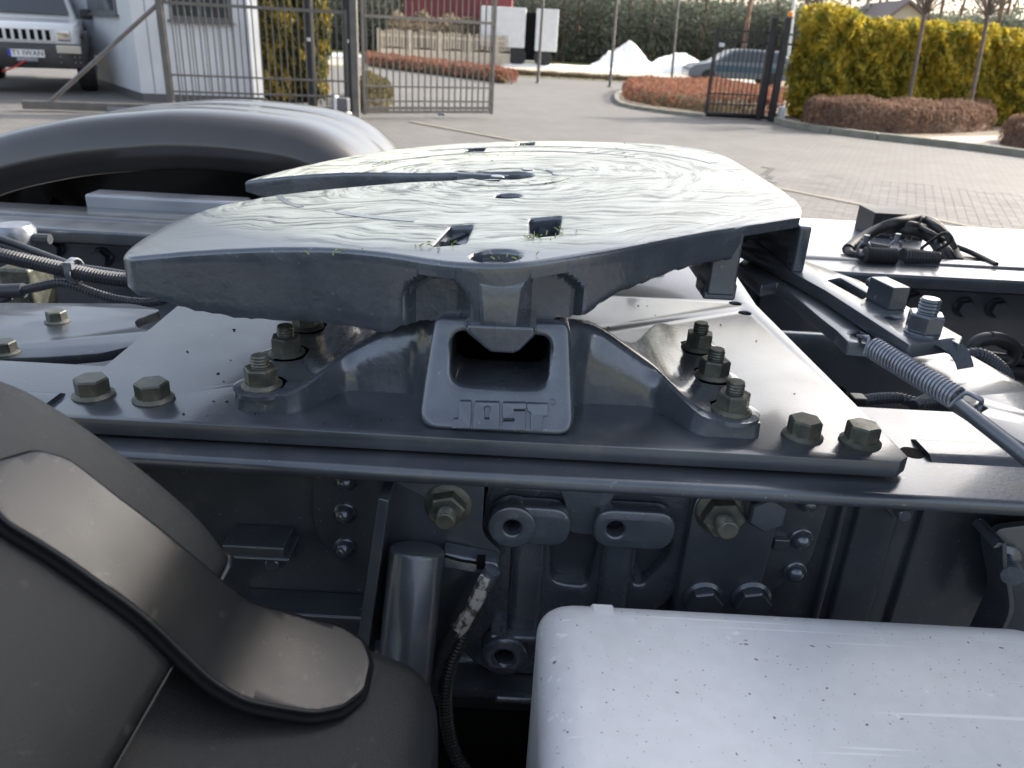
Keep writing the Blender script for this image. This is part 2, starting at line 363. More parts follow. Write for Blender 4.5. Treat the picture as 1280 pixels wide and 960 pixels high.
SMALL = bolt_mesh(.022, .015, .009)
dm = MB(); dm.lathe([(.0125,0),(.0125,.002),(.0105,.003),(.010,.006),(.0075,.010),(.003,.0125),(.0005,.013)], (0,0,0), (0,0,1), 18); DOME = dm.mesh('rivet', 60)
def place(p, ax=(0,0,1), rot=0, s=1):
    return Matrix.Translation(p) @ Vector(ax).to_track_quat('Z', 'Y').to_matrix().to_4x4() @ Matrix.Rotation(rot, 4, 'Z') @ Matrix.Scale(s, 4)
YC = 1.205
def mir(y): return 2*YC-y

# ------------------------------------------------------------------ truck chassis
CH = thing('truck_chassis', 'slate grey truck chassis frame of two rails under the coupling', 'chassis', (0, YC, -.35), truck=True)
def rail_section(flip):
    sec = rpoly([(.668,-.022),(.668,-.0385),(.742,-.042),(.742,-.33),(.70,-.335),(.70,-.352),(.90,-.352),(.90,-.335),(.775,-.33),(.775,-.058),(.884,-.05),(.884,-.022)],
                [.012,.010,.01,.01,0,.008,.008,0,.01,.01,.006,.006], 4)
    return [(mir(y), z) for y, z in sec] if flip else sec
near_rail_poly = rail_section(False)
def rail(flip):
    b = MB(); sec = rail_section(flip); xs = [-2.4, -1.2, -.6, -.2, .2, .6, 1.2, 3.2]
    b.loft([[Vector((x, y, z)) for y, z in sec] for x in xs]); return b
nr = part('frame_rail', rail(False), 'paint', CH); part('frame_rail', rail(True), 'paint', CH)
# raised liner strip on each rail's top flange
for fl in (0, 1):
    for x0, x1 in ((-2.4, -.505), (.455, 3.2)):
        y0, y1 = .742, .80
        if fl: y0, y1 = mir(y1), mir(y0)
        b = MB(); b.prism(rpoly([(y0,-.0235),(y0+.012,-.0165),(y1-.012,-.0165),(y1,-.0235)], .004, 3), x0, x1, lambda y, z, x: (x, y, z)); part('flange_liner', b, 'paint', CH)
hole = tp(1140, 566, -.022)
b = MB(); b.lathe([(.0125,-.0214),(.0125,-.0225)], (hole.x,hole.y,0), (0,0,1), 24); part('bolt_hole_dark_disc', b, 'black', CH)  # flat black disc, the hole's shade given as colour
# far rail inside: joint plate and bolts
b = MB(); b.box((.52, 1.618, -.30), (1.9, 1.633, -.075)); part('joint_plate', b, 'paint', CH, bevel=.003)
for px, py in ((1140,376),(1205,384),(1246,385)):
    p = ty(px, py, 1.613); part('bolt', SMALL, 'paint', CH, place((p.x, 1.618, p.z), (0,-1,0), .3, 1.5))
b = MB(); b.box((-2.0, 1.618, -.30), (-.62, 1.633, -.075)); part('joint_plate', b, 'paint', CH, bevel=.003)
for px, py in ((67,310),(127,322)):
    p = ty(px, py, 1.613); part('bolt', SMALL, 'paint', CH, place((p.x, 1.618, p.z), (0,-1,0), .3, 1.5))
# rear crossmember with its top plate
z = -.040
pl = [tuple(tp(*q, z).to_2d()) for q in ((-120,385),(0,378),(165,379),(203,387),(168,400),(172,410),(196,412),(182,428),(128,441),(60,446),(-150,452))]
part('crossmember', plate2d(rpoly(pl, .012, 3), (), .014, .002, Matrix.Translation((0,0,z-.007))), 'paint', CH)
for q in ((72,402),(8,441)):
    p = tp(*q, z); part('bolt', BOLT, 'zinc', CH, place(p, (0,0,1), .4, .8))
b = MB(); b.box((-.86, .90, -.36), (-.62, 1.60, -.16)); part('crossmember', b, 'paint', CH, bevel=.01)
# centre crossmember with slotted upright plate on the right
sl = [[(x, zz) for x, zz in rpoly([(.505,-.17+i*0-.0),(.60,-.17),(.60,-.235),(.505,-.235)], .018, 4)] for i in range(1)]
part('crossmember', plate2d(rpoly([(.40,-.075),(.74,-.075),(.74,-.34),(.40,-.34)], .02, 3), sl, .014, .002, on_y(1.30)), 'paint', CH)
b = MB(); b.box((.40, 1.30, -.345), (.74, 1.60, -.32)); b.box((.42, .80, -.35), (.54, 1.30, -.33)); part('crossmember', b, 'paint', CH, bevel=.004)
for i in range(4):
    b = MB(); b.tube(spline([(.42, 1.36, -.17-.018*i), (.56, 1.37, -.172-.018*i), (.75, 1.36, -.165-.018*i)]), .007, 8); part('pipe', b, 'cable', CH)
# --- outer side of the near rail: bracket casting and plates
WEB = .742
part('rivet_plate', plate2d(rpoly([(.255,-.03),(.352,-.03),(.345,-.155),(.30,-.20),(.20,-.22),(.20,-.03)], .02, 4), (), .010, .002, on_y(.735)), 'paint', CH)
for px, py in ((1012,630),(1003,677),(995,718)):
    p = ty(px, py, .724); part('rivet', DOME, 'cast', CH, place((p.x, .730, p.z), (0,-1,0), 0, 1.05))
part('rivet_plate', plate2d(rpoly([(-.21,-.03),(-.10,-.03),(-.10,-.22),(-.17,-.20),(-.212,-.15)], .02, 4), (), .010, .002, on_y(.735)), 'paint', CH)
for px, py in ((432,604),(430,645),(430,688)):
    p = ty(px, py, .724); part('rivet', DOME, 'cast', CH, place((p.x, .730, p.z), (0,-1,0), 0, 1.05))
# nut pad left of the big nut and its plate
q = [ty(*p_, .70) for p_ in ((868,650),(965,648),(945,760),(870,760))]
part('suspension_bracket', plate2d(rpoly([(.198,-.05),(.292,-.05),(.285,-.24),(.195,-.24)], .02, 4), (), .024, .004, on_y(.718)), 'paint', CH)
p = ty(902, 643, .70); part('nut', NUTBIG, 'zinc', CH, place((p.x, .706, p.z), (0,-1,0), .1))
p = ty(957, 638, .70); part('bolt', HEADBIG, 'paint', CH, place((p.x, .706, p.z), (0,-1,0), .5))
for px, py in ((880,752),(940,752)):
    p = ty(px, py, .70); part('bolt', HEADBIG, 'paint', CH, place((p.x, .706, p.z), (0,-1,0), .2, .95))
p = ty(978, 683, .72); b = MB(); b.box((p.x-.009,.722,p.z-.007),(p.x+.009,.742,p.z+.007)); part('stop_block', b, 'paint', CH, bevel=.002)
p = ty(1125, 637, .72); part('nut', NUT2, 'cast', CH, place((p.x, .735, p.z), (0,-1,0), .1, .8))
# web ribs on the right
for x0, x1, t in ((.365,.372,.012),(.385,.43,.010),(.455,.459,.009)):
    b = MB(); b.box((x0, WEB-t, -.325), (x1, WEB+.002, -.056)); part('web_rib', b, 'paint', CH, bevel=.003)
# casting with bosses
CAST_Y = .722
o1 = [tuple(ty(*p_, .70).xz) for p_ in ((608,656),(716,656))]
outer = rpoly([(-.020,-.052),(.205,-.052),(.205,-.20),(.165,-.235),(.165,-.33),(-.020,-.33),(-.055,-.28),(-.030,-.20)], .03, 4)
h1 = rpoly([(.052,-.115),(.107,-.110),(.100,-.195),(.055,-.190)], .016, 4)
h2 = rpoly([(.149,-.115),(.185,-.118),(.185,-.150),(.160,-.188),(.149,-.186)], .014, 4)
part('suspension_bracket', plate2d(outer, (h1, h2), .030, .006, on_y(.737), res=2), 'cast', CH)
def boss(x0, x1, zc, r, y, t=.022): return plate2d(rpoly([(x0,zc-r),(x1,zc-r),(x1,zc+r),(x0,zc+r)], r*1.0, 8), (circ(x0+r, zc, .0095, 20),), t, .003, on_y(y), res=2)
part('boss', boss(-.016, .070, -.098, .0235, .706), 'cast', CH)
part('boss', plate2d(circ(.0085,-.098,.0255,36), (circ(.0085,-.098,.0096,20),), .026, .0025, on_y(.7035), res=2), 'cast', CH)
part('boss', boss(.094, .180, -.096, .0235, .706), 'cast', CH)
part('boss', plate2d(circ(.008,-.278,.027,36), (circ(.008,-.278,.0105,20),), .026, .004, on_y(.706), res=2), 'cast', CH)
for x, zc in ((.0085,-.098),(.1175,-.096),(.008,-.278)):
    b = MB(); b.lathe([(.0094,0),(.0094,.002)], (x,.7215,zc), (0,1,0), 18); part('boss_bore_dark_disc', b, 'black', CH)  # black discs closing the bores, their inner shade as colour
for x0, x1, z0, z1 in ((.006,.050,-.255,-.11),(.106,.147,-.23,-.11)):
    b = MB(); b.prism(rpoly([(x0,.742),(x0+.004,.712),(x1-.004,.712),(x1,.742)], .01, 4), z0, z1, lambda x, y, z: (x, y, z)); part('pillar', b, 'cast', CH, bevel=.004)
b = MB(); b.prism(rpoly([(.045,-.045),(.125,-.045),(.112,-.07),(.105,-.115),(.068,-.115),(.063,-.075)], .012, 4), .709, .74, lambda x, z, y: (x, y, z)); part('gusset', b, 'cast', CH, bevel=.004)
b = MB(); b.box((-.01,.70,-.262),(.06,.73,-.252)); part('ledge', b, 'cast', CH, bevel=.003)
b = MB(); b.box((.0,.69,-.345),(.16,.76,-.335)); part('ledge', b, 'cast', CH, bevel=.003)
# small channel and stud behind the mudguard
a = ty(285,668,.72); c = ty(362,684,.72); b = MB(); b.box((a.x,.70,c.z),(c.x,.742,a.z)); b.box((a.x,.697,c.z-.004),(c.x+.006,.742,c.z+.001)); part('clip_channel', b, 'paint', CH, bevel=.002)
p = ty(345,696,.72); part('nut', NUT2, 'paint', CH, place((p.x,.735,p.z), (0,-1,0), .1, .9))
b = MB(); b.box((-.30,.70,-.248),(-.09,.742,-.236)); part('ledge', b, 'paint', CH, bevel=.003)
# mudguard strut bracket
bq = [tuple(ty(*p_, .70).xz) for p_ in ((487,598),(606,600),(603,668),(628,692),(617,716),(545,806),(455,800))]
part('strut_bracket', plate2d(rpoly(bq, [.002,.004,.012,.006,.006,.01,.004], 4), (), .008, .0015, on_y(.704)), 'paint', CH)
e0 = ty(489,600,.70); e1 = ty(456,806,.70)
b = MB(); b.add([(e0.x-.007,.664,e0.z),(e0.x+.004,.660,e0.z),(e0.x+.004,.704,e0.z),(e0.x-.007,.704,e0.z),(e1.x-.009,.622,e1.z-.05),(e1.x+.006,.618,e1.z-.05),(e1.x+.006,.704,e1.z-.05),(e1.x-.009,.704,e1.z-.05)],
      [(0,1,2,3),(4,7,6,5),(0,4,5,1),(1,5,6,2),(2,6,7,3),(3,7,4,0)]); part('strut_flange', b, 'paint', CH, bevel=.0015)
p = ty(560, 630, .70); part('nut', NUTBIG, 'zinc', CH, place((p.x, .700, p.z), (0,-1,0), .25, .93))
s0 = ty(521, 688, .672); s1 = ty(505, 850, .625); sdv = (s1-s0).normalized()
b = MB(); b.lathe([(.0005,-.002),(.0268,-.002),(.0285,-.0005),(.029,.002),(.029,.30)], s0, sdv, 32); part('strut_tube', b, 'paint', CH)
cl = [ty(*p_, .690) for p_ in ((553,682),(612,700),(626,690),(617,712),(555,700))]
b = MB(); b.box((-.070,.682,-.144),(-.014,.700,-.126), Matrix.Translation((0,0,0)) @ Matrix.Rotation(.0,4,'Y')); 
clipb = MB(); P0 = ty(555,688,.694); P1 = ty(624,702,.694); dv = (P1-P0); 
for k, (d0, d1) in enumerate(((0, 0),)):
    clipb.add([P0+Vector((0,-.012,.004)), P1+Vector((0,-.012,.004)), P1+Vector((0,.004,.010)), P0+Vector((0,.004,.010)), P0+Vector((0,-.016,-.012)), P1+Vector((0,-.016,-.010)), P1+Vector((0,.004,-.010)), P0+Vector((0,.004,-.012))],
        [(0,1,2,3),(7,6,5,4),(0,4,5,1),(1,5,6,2),(2,6,7,3),(3,7,4,0)])
part('clip_tab', clipb, 'cast', CH, bevel=.003)
# valve bracket at the right end
vb = [tuple(ty(*p_, .70).xz) for p_ in ((1242,662),(1300,655),(1420,660),(1420,800),(1255,800),(1246,740))]
part('valve_bracket', plate2d(rpoly(vb, .012, 4), (), .010, .002, on_y(.705)), 'paint', CH)
wall = [ty(*p_, .69) for p_ in ((1226,668),(1236,662),(1238,690),(1246,740),(1236,770),(1222,800))]
b = MB(); rows = [[w_+Vector((0,-.024,0)), w_+Vector((0,.02,0)), w_+Vector((.005,.02,0)), w_+Vector((.005,-.024,0))] for w_ in spline(wall, 4)]; b.loft(rows); part('valve_bracket', b, 'paint', CH, bevel=.0015)
p = ty(1256, 700, .69); b = MB(); b.lathe([(.014,0),(.014,.006),(.011,.007),(.007,.009),(.007,.026),(.011,.028),(.011,.040)], (p.x+.006,.70,p.z), (-.35,-1,0), 20); part('pivot_pin', b, 'cast', CH)
# underbody: axle tube, bellows, and added dark fillers that keep the space between the rails dark
b = MB(); b.tube([(-.75, -.2, -.66), (-.75, .7, -.66), (-.75, 1.0, -.64), (-.75, 1.4, -.64), (-.75, 1.75, -.66), (-.75, 2.6, -.66)], [.08,.08,.2,.2,.08,.08], 20); part('axle', b, 'paint', CH)
for yy in (.62, mir(.62)):
    b = MB(); b.lathe([(.05,0),(.11,.01),(.12,.06),(.115,.20),(.10,.23)], (.03, yy, -.72), (0,0,1), 24); part('air_bellows', b, 'rubber', CH)
b = MB(); b.lathe([(.02,0),(.10,.01),(.135,.05),(.14,.09),(.14,1.1),(.135,1.14),(.10,1.18),(.02,1.19)], (-.55,.90,-.52), (1,0,0), 28); part('dark_filler_drum', b, 'black', CH)  # added black cylinder, hides bright ground so the underside reads dark
b = MB(); b.box((-.5,.78,-.86),(.4,.80,-.36)); part('dark_filler_panel', b, 'rubber', CH, bevel=.004)  # added dark sheet, stands in for the shade under the chassis
# silver block on the far rail
a = tp(95,268,-.03); c = tp(235,285,-.03)
b = MB(); b.box((a.x, 1.735, -.06), (c.x+.08, 1.80, .006)); part('spacer_block', b, 'silver_top', CH, bevel=.006)

# ------------------------------------------------------------------ mounting plate
MP = thing('mounting_plate', 'flat grey steel mounting plate lying across the rails under the coupling', 'plate', (-.02, YC, -.02), truck=True)
half = [(-.470,.700),(.398,.700),(.409,.712),(.377,1.205)]
outl = [(-.470,.708),(-.462,.700),(.396,.700),(.410,.714),(.383,YC),(.410,mir(.714)),(.396,mir(.70)),(-.462,mir(.70)),(-.470,mir(.708)),(-.486,YC)]
hs = [circ(*tp(919,379,0).to_2d(), .010, 14), circ(*tp(931,391,0).to_2d(), .010, 14)]
part('plate', plate2d(outl, hs, .018, .0015, Matrix.Translation((0,0,-.009))), 'paint', MP)
for q in ((117,494),(192,499),(1003,545),(1075,552)):
    p = tp(*q, 0)
    part('bolt', BOLT, 'zinc', MP, place((p.x, p.y, 0), (0,0,1), random.Random(q[0]).random()))
    part('bolt', BOLT, 'zinc', MP, place((p.x, mir(p.y), 0), (0,0,1), random.Random(q[0]+1).random()))

# ------------------------------------------------------------------ fifth wheel coupling
FW = thing('fifth_wheel_coupling', 'greased grey fifth wheel coupling with horseshoe top plate and release handle', 'coupling', (-.02, YC, 0), truck=True)
def ztop(x, y):
    u = x+.02; z_ = .175+.07*u
    if u < -.22: z_ -= .30*(u+.22)**2
    return z_
def zbot(x, y):
    u = x+.02; v = y-YC
    tab = [(-.45,.112),(-.40,.098),(-.36,.090),(-.33,.083),(-.28,.077),(-.115,.080),(-.10,.092),(-.05,.099),(.03,.101),(.075,.108),(.095,.118),(.12,.134),(.19,.150),(.24,.155),(.40,.160)]
    for (a0, z0), (a1, z1) in zip(tab, tab[1:]):
        if u <= a1: zz = z0+(z1-z0)*max(0, (u-a0)/(a1-a0)); break
    else: zz = tab[-1][1]
    if u > .262 and v < -.18: zz = ztop(x, y)-.013
    if abs(v) < .17 and u < .1: zz = max(zz, ztop(x, y)-.062)
    return zz
ctrl_near = [(-.402,-.112),(-.42,-.15),(-.433,-.21),(-.430,-.29),(-.417,-.36),(-.400,-.392),(-.37,-.398),(-.30,-.400),(-.19,-.405),(-.12,-.428),(-.06,-.463),(-.02,-.476),(.02,-.476),(.06,-.458),(.126,-.42),(.17,-.39),(.22,-.358),(.258,-.338)]
ctrl_far = [(.342,-.292),(.362,-.23),(.373,-.14),(.374,-.045),(.374,.06),(.371,.20),(.357,.28),(.329,.34),(.26,.395),(.186,.433),(.10,.462),(.0,.472),(-.10,.458),(-.175,.42),(-.252,.36),(-.33,.285),(-.40,.20),(-.436,.15),(-.446,.125)]
def sp2(c, n=4): return [(p.x, p.y) for p in spline([(a, b_, 0) for a, b_ in c], n)]
slot_far = [(-.446,.125),(-.25,.10),(-.16,.082),(-.08,.078)]; tipc = (.0,.042)
slot_tip = [(tipc[0]+.036*math.cos(a), tipc[1]+.036*math.sin(a)) for a in [math.radians(90-i*15) for i in range(13)]]
slot_near = [(-.08,.006),(-.16,-.006),(-.25,-.045),(-.33,-.072),(-.402,-.112)]
ol = sp2(ctrl_near, 8) + sp2(ctrl_far) + sp2(slot_far, 3)[1:-1] + [(-.08,.078)] + slot_tip + sp2(slot_near, 3)[:-1]
ol = [(u-.02, v+YC) for u, v in ol]
def uvp(pts): return [(u-.02, v+YC) for u, v in pts]
def pock(pts, z=.175): return [tuple(tp(*q, z).to_2d()) for q in pts]
holes = [rpoly(pock([(540,302),(580,301),(591,278),(563,278)]), .006, 3), rpoly(pock([(664,299),(696,298),(701,274),(662,275)]), .006, 3),
         circ(*tp(620,319,.175).to_2d(), .0245, 26), rpoly(pock([(580,187),(603,187),(606,182),(584,182)]), .006, 3), rpoly(pock([(646,184),(666,184),(668,178.9),(648,179)]), .006, 3),
         circ(*tp(635,244.5,.175).to_2d(), .018, 18), circ(*tp(614,227,.172).to_2d(), .011, 14)]
T0 = .05
me = plate2d(ol, holes, T0, .005, None, res=2)
bm = bmesh.new(); bm.from_mesh(me)
for k in range(-22, 20):
    g = bm.verts[:]+bm.edges[:]+bm.faces[:]; bmesh.ops.bisect_plane(bm, geom=g, plane_co=(k*.02-.009, 0, 0), plane_no=(1,0,0))
for k in range(-28, 28):
    g = bm.verts[:]+bm.edges[:]+bm.faces[:]; bmesh.ops.bisect_plane(bm, geom=g, plane_co=(k*.004-.0205, 0, 0), plane_no=(1,0,0))
for yy in (YC-.43, YC+.43, YC-.18, YC-.17, YC+.17):
    g = bm.verts[:]+bm.edges[:]+bm.faces[:]; bmesh.ops.bisect_plane(bm, geom=g, plane_co=(0, yy, 0), plane_no=(0,1,0))
RIM = .016
for k in (.016, .018, .020, .022, .024, .026, .028, .030, .032, .034, .037, .041):
    g = bm.verts[:]+bm.edges[:]+bm.faces[:]; bmesh.ops.bisect_plane(bm, geom=g, plane_co=(0, 0, T0/2-k), plane_no=(0,0,1))
def sstep(a_, b_, x): t = max(0, min(1, (x-a_)/(b_-a_))); return t*t*(3-2*t)
for v in bm.verts:
    x, y, z = v.co; zt, zb = ztop(x, y), zbot(x, y); dd = T0/2-z
    if dd <= RIM: v.co.z = zt-dd
    else: v.co.z = max(zb, zt-.05*99) if dd > T0-.001 else (zt-RIM)+(zb-(zt-RIM))*(dd-RIM)/(T0-RIM)
    if zb > zt-RIM: v.co.z = zt+(zb-zt)*dd/T0
    u = x+.02; w_ = abs(y-YC)
    if w_ > .405 and dd > RIM+.0005:
        pk_ = sstep(-.098,-.084,u)*(1-sstep(-.040,-.022,u))+sstep(.020,.036,u)*(1-sstep(.078,.090,u))
        arch_ = .017+.014*min(1, abs((u+.005)-(-.055 if u < 0 else .055))/.036)**2
        k = sstep(arch_-.004, arch_+.004, dd)*pk_
        v.co.y += k*max(0, w_-.425)*(1 if y < YC else -1)
    # ragged casting line along the lower edge
    if dd > T0-.004 and w_ > .3: v.co.z += .0007*math.sin(x*310)+.0005*math.sin(x*743+1)
bmesh.ops.recalc_face_normals(bm, faces=bm.faces)
for f in bm.faces:
    f.material_index = 0 if (f.normal.z > .8 and f.calc_center_median().z > .12) else 1
bm.to_mesh(me); bm.free(); me.materials.append(MATS['grease']); me.materials.append(MATS['cast']); finish(me, 40)
TPL = part('top_plate', me, 'grease', FW)
# lock jaw and wear ring round the king pin throat
ja = uvp([(-.075,.070),(-.075,.078)] )
b = MB(); b.prism(uvp([(-.085,.066),(-.01,.070),(.0,.0775),(-.085,.0775)]), .120, .170, lambda x, y, z: (x, y, z)); part('lock_jaw', b, 'steel', FW, bevel=.002)
ring = []
for i in range(40):
    a = math.radians(205+i*310/39-180+0); ring.append(a)
def arc_strip(r0, r1, a0, a1, dz, name, mat_, cx=0.0, cy=.042):
    n = 40; poly = [(cx+r1*math.cos(a0+(a1-a0)*i/n), cy+r1*math.sin(a0+(a1-a0)*i/n)) for i in range(n+1)] + [(cx+r0*math.cos(a1-(a1-a0)*i/n), cy+r0*math.sin(a1-(a1-a0)*i/n)) for i in range(n+1)]
    b = MB(); vs = []
    for u, v in poly: x, y = u-.02, v+YC; vs.append((x, y, ztop(x, y)-.003))
    vs2 = [(x, y, z+.003+dz) for x, y, z in vs]; N = len(vs); m_ = n+1
    fs = []
    for base in (0, N):
        for i in range(n): fs.append((base+i, base+i+1, base+N-2-i, base+N-1-i))
    for i in range(N): fs.append((i, (i+1) % N, N+(i+1) % N, N+i))
    b.add(vs+vs2, fs); return part(name, b, mat_, FW)
arc_strip(.066, .098, math.radians(-150), math.radians(152), .0012, 'wear_ring', 'grease')
for k, (r0, w0, a0, a1) in enumerate(((.335, .016, 15, 118), (.27, .010, 40, 150), (.33, .014, -128, -108), (.345, .008, -160, -140))):
    arc_strip(r0, r0+w0, math.radians(a0), math.radians(a1), .0007, 'grease_groove', 'cast')
for q in ((622,219),(660,213),(690,216),(698,222)):
    p = tp(*q, .176); b = MB(); b.lathe([(.011,0),(.010,.0015)], (p.x,p.y,ztop(p.x,p.y)), (0,0,1), 16); part('screw_head', b, 'cast', FW)
# socket bolt in the near boss and cracked grease lumps in the pockets
p = tp(620,319,.175); zt = ztop(p.x, p.y)
b = MB(); b.lathe([(.023,0),(.023,.008),(.017,.010),(.012,.010),(.011,.004),(.0005,.004)], (p.x,p.y,zt-.020), (0,0,1), 24); part('grease_plug', b, 'cast', FW)
rg = random.Random(4)
for q in ((565,292),(682,287),(593,185),(656,182)):
    p = tp(*q, .172); b = MB()
    for i in range(9):
        x, y = p.x+rg.uniform(-.024,.024), p.y+rg.uniform(-.045,.045)
        b.box((-.010,-.016,-.01), (.010,.016,.006), Matrix.Translation((x, y, .150+rg.uniform(-.004,.006))) @ Matrix.Rotation(rg.uniform(0,3),4,'Z') @ Matrix.Rotation(rg.uniform(-.4,.4),4,'X'))
    b.box((p.x-.03,p.y-.06,.12),(p.x+.03,p.y+.06,.146)); part('grease_lump', b, 'cast', FW)
# near and far bearing housings under the rim
for fl in (0, 1):
    def Y(y): return mir(y) if fl else y
    b = MB()
    def sec(z, x0, x1, y): return [Vector((x0, Y(y), z)), Vector((x1, Y(y), z)), Vector((x1, Y(.90), z)), Vector((x0, Y(.90), z))]
    b.loft([sec(.150,-.100,.060,.80), sec(.100,-.095,.055,.80)]); part('bearing_housing', b, 'cast', FW, bevel=.006, seg=3)
    b = MB()
    def sec2(z, hw, y, d=.10): return [Vector((-.016-hw, Y(y), z)), Vector((-.016+hw, Y(y), z)), Vector((-.016+hw*1.25, Y(y+d), z)), Vector((-.016-hw*1.25, Y(y+d), z))]
    b.loft([sec2(.160,.026,.7315), sec2(.152,.0215,.7265), sec2(.120,.0185,.7225), sec2(.108,.018,.7265)]); part('rib', b, 'cast', FW, bevel=.004, seg=3)
    b = MB()
    nose = [(-.048,.113),(-.049,.105),(-.030,.090),(-.023,.0855),(.001,.0855),(.007,.089),(.022,.106),(.021,.114)]
    rings = [[Vector((x*.92-.0012, Y(.722), z_+.001)) for x, z_ in nose], [Vector((x, Y(.729), z_)) for x, z_ in nose], [Vector((x, Y(.86), z_)) for x, z_ in nose]]
    b.loft(rings); part('bearing_nose', b, 'cast', FW, bevel=.003, seg=2)
# pedestals
def pedestal(fl):
    def Y(y): return mir(y) if fl else y
    cx = -.0135
    outer = rpoly([(cx-.082,0),(cx+.082,0),(cx+.070,.122),(cx-.070,.122)], [.022,.022,.012,.012], 6)
    win = rpoly([(cx-.047,.128-.005),(cx-.049,.050),(cx+.049,.050),(cx+.047,.123)], [0,.016,.016,0], 5)
    win = rpoly([(cx-.051,.106),(cx-.050,.047),(cx+.050,.047),(cx+.051,.106)], [.013,.018,.018,.013], 6)
    me = plate2d(outer, (win,), .10, .008, Matrix.Translation((0,.770,0)) @ XZ, 50, 3)
    for v in me.vertices:
        v.co.z *= .86; f = max(0, min(1, (.82-v.co.y)/.10)); v.co.y += .46*v.co.z*f
        if v.co.z < .02: v.co.y -= (.02-v.co.z)*.35*f
        if fl: v.co.y = mir(v.co.y)
    if fl: me.flip_normals()
    pd = part('pedestal', me, 'cast', FW)
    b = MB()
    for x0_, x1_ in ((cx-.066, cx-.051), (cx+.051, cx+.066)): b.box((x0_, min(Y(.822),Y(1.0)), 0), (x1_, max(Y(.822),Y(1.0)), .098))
    b.box((cx-.0505, min(Y(.985),Y(1.0)), 0), (cx+.0505, max(Y(.985),Y(1.0)), .098)); b.box((cx-.0505, min(Y(.822),Y(.984)), .0005), (cx+.0505, max(Y(.822),Y(.984)), .004)); part('pedestal_dark_lining', b, 'black', FW)  # black lining and floor: the window's inner shade put into the colour
    for s in (-1, 1):
        b = MB(); rings = []
        N = 26
        for i in range(N+1):
            t = i/N; c = .070+(.277-.070)*t
            # top profile, front depth
            zt = .021+.078*(1-sstep(.055,.235,c))
            if c > .225: zt = .021
            k = min(1, max(0, (c-.165)/.055)); k = k*k*(3-2*k)
            k2 = min(1, max(0, (.10-c)/.03)); k2 = k2*k2*(3-2*k2)
            yb = .800-.066*max(k, k2*.35)          # contact line with the plate
            ytp = .835-.093*k-.02*k2
            yb2 = 1.0+.045*k; yt2 = .97+.065*k
            if c > .268:
                e = (c-.268)/.009; zt *= 1-.25*e; yb += .006*e; ytp += .008*e; yb2 -= .006*e
            x = cx+s*c
            yr = ytp-.018*(1-k); pr = [(yb,0),(yb+.002,zt*.5),(yr-.007,zt*.90),(yr,zt*.985),(yr+.010,zt),(yr+.03,zt*(.84+.16*k)),(yt2-.012,zt*(.35+.65*k)),(yt2+.004,zt*(.2+.6*k)),(yb2,0)]
            rings.append([Vector((x, Y(y), z)) for y, z in pr])
        b.loft(rings); part('pedestal_wing', b.mesh('wing', 50), 'cast', FW)
        for q in ((.757),(.850),(.940)):
            xx = cx+s*.2525 + (-.004 if s > 0 else 0)
            part('nut', NUT, 'zinc', FW, place((xx, Y(q), .0205), (0,0,1), q*7))
            b2 = MB(); b2.lathe([(.030,-.004),(.030,.0005),(.027,.0012)], (xx, Y(q), .0198), (0,0,1), 24); part('nut_seat', b2, 'cast', FW)
    if not fl:
        # raised lettering on the near pedestal
        def face(x, z): return Vector((x, .720+.46*z-max(0, .02-z)*.35, z))
        S = 1/4.92
        def zx(qx, qy):
            p = ty(500+qx*S, 380+qy*S, .7215); return (p.x, p.z)
        L = {'J': [[(365,592),(437,592),(437,738),(322,738),(330,690),(362,690)]],
             'O': [[(458,596),(612,600),(612,745),(450,742)], [(520,622),(552,622),(552,692),(520,692)]],
             'S': [[(632,602),(780,604),(780,640),(700,640),(700,652),(772,652),(772,752),(632,748),(632,705),(705,705),(705,690),(632,690)]],
             'T': [[(782,606),(915,610),(912,680),(878,680),(872,755),(802,754),(806,660),(782,650)]]}
        for ch, polys in L.items():
            o_ = rpoly([zx(*q) for q in polys[0]], .0012, 2); hh = [rpoly([zx(*q) for q in p_], .0010, 2) for p_ in polys[1:]]
            me = plate2d(o_, hh, .0085, .0009, Matrix.Translation((0,0,0)) @ XZ, 0)
            for v in me.vertices: v.co.z *= .86; yy = v.co.y; g = face(v.co.x, v.co.z); v.co.y = g.y+yy-.0003
            part('letter', me, 'cast', pd)
        a = zx(945, 606); me = plate2d(circ(*a, .0036, 14), (circ(*a, .0024, 12),), .003, .0005, XZ)
        for v in me.vertices: v.co.z *= .86; v.co.y += face(v.co.x, v.co.z).y
        part('letter', me, 'cast', pd)
pedestal(0); pedestal(1)
# --- release handle assembly, leaving the casting through the front pocket
def zplate(px, z, t, mt='paint', name='lever', r=.003, holes=(), bev=.0012):
    pts = [tuple(tp(*q, z).to_2d()) for q in px]; hh = [[tuple(tp(*q, z).to_2d()) for q in h_] for h_ in holes]
    return part(name, plate2d(rpoly(pts, r, 3), [rpoly(h_, .003, 3) for h_ in hh], t, bev, Matrix.Translation((0,0,z-t/2))), mt, FW)
zplate([(990,352),(1030,340),(1200,436),(1290,486),(1420,560),(1420,640),(1290,560),(1225,522),(1120,455)], .106, .010, name='handle_bar', holes=[[(1196,452),(1206,446),(1211,456),(1200,460)],[(1214,510),(1226,505),(1236,510),(1224,516)],[(1218,494),(1228,496),(1226,500)]])
zplate([(922,330),(945,312),(976,332),(1080,401),(1101,418),(1087,430),(1060,427),(1046,413),(1024,396),(972,353),(952,357)], .120, .014, name='lower_lever', holes=[[(1063,418),(1076,414),(1084,418),(1072,422)]])
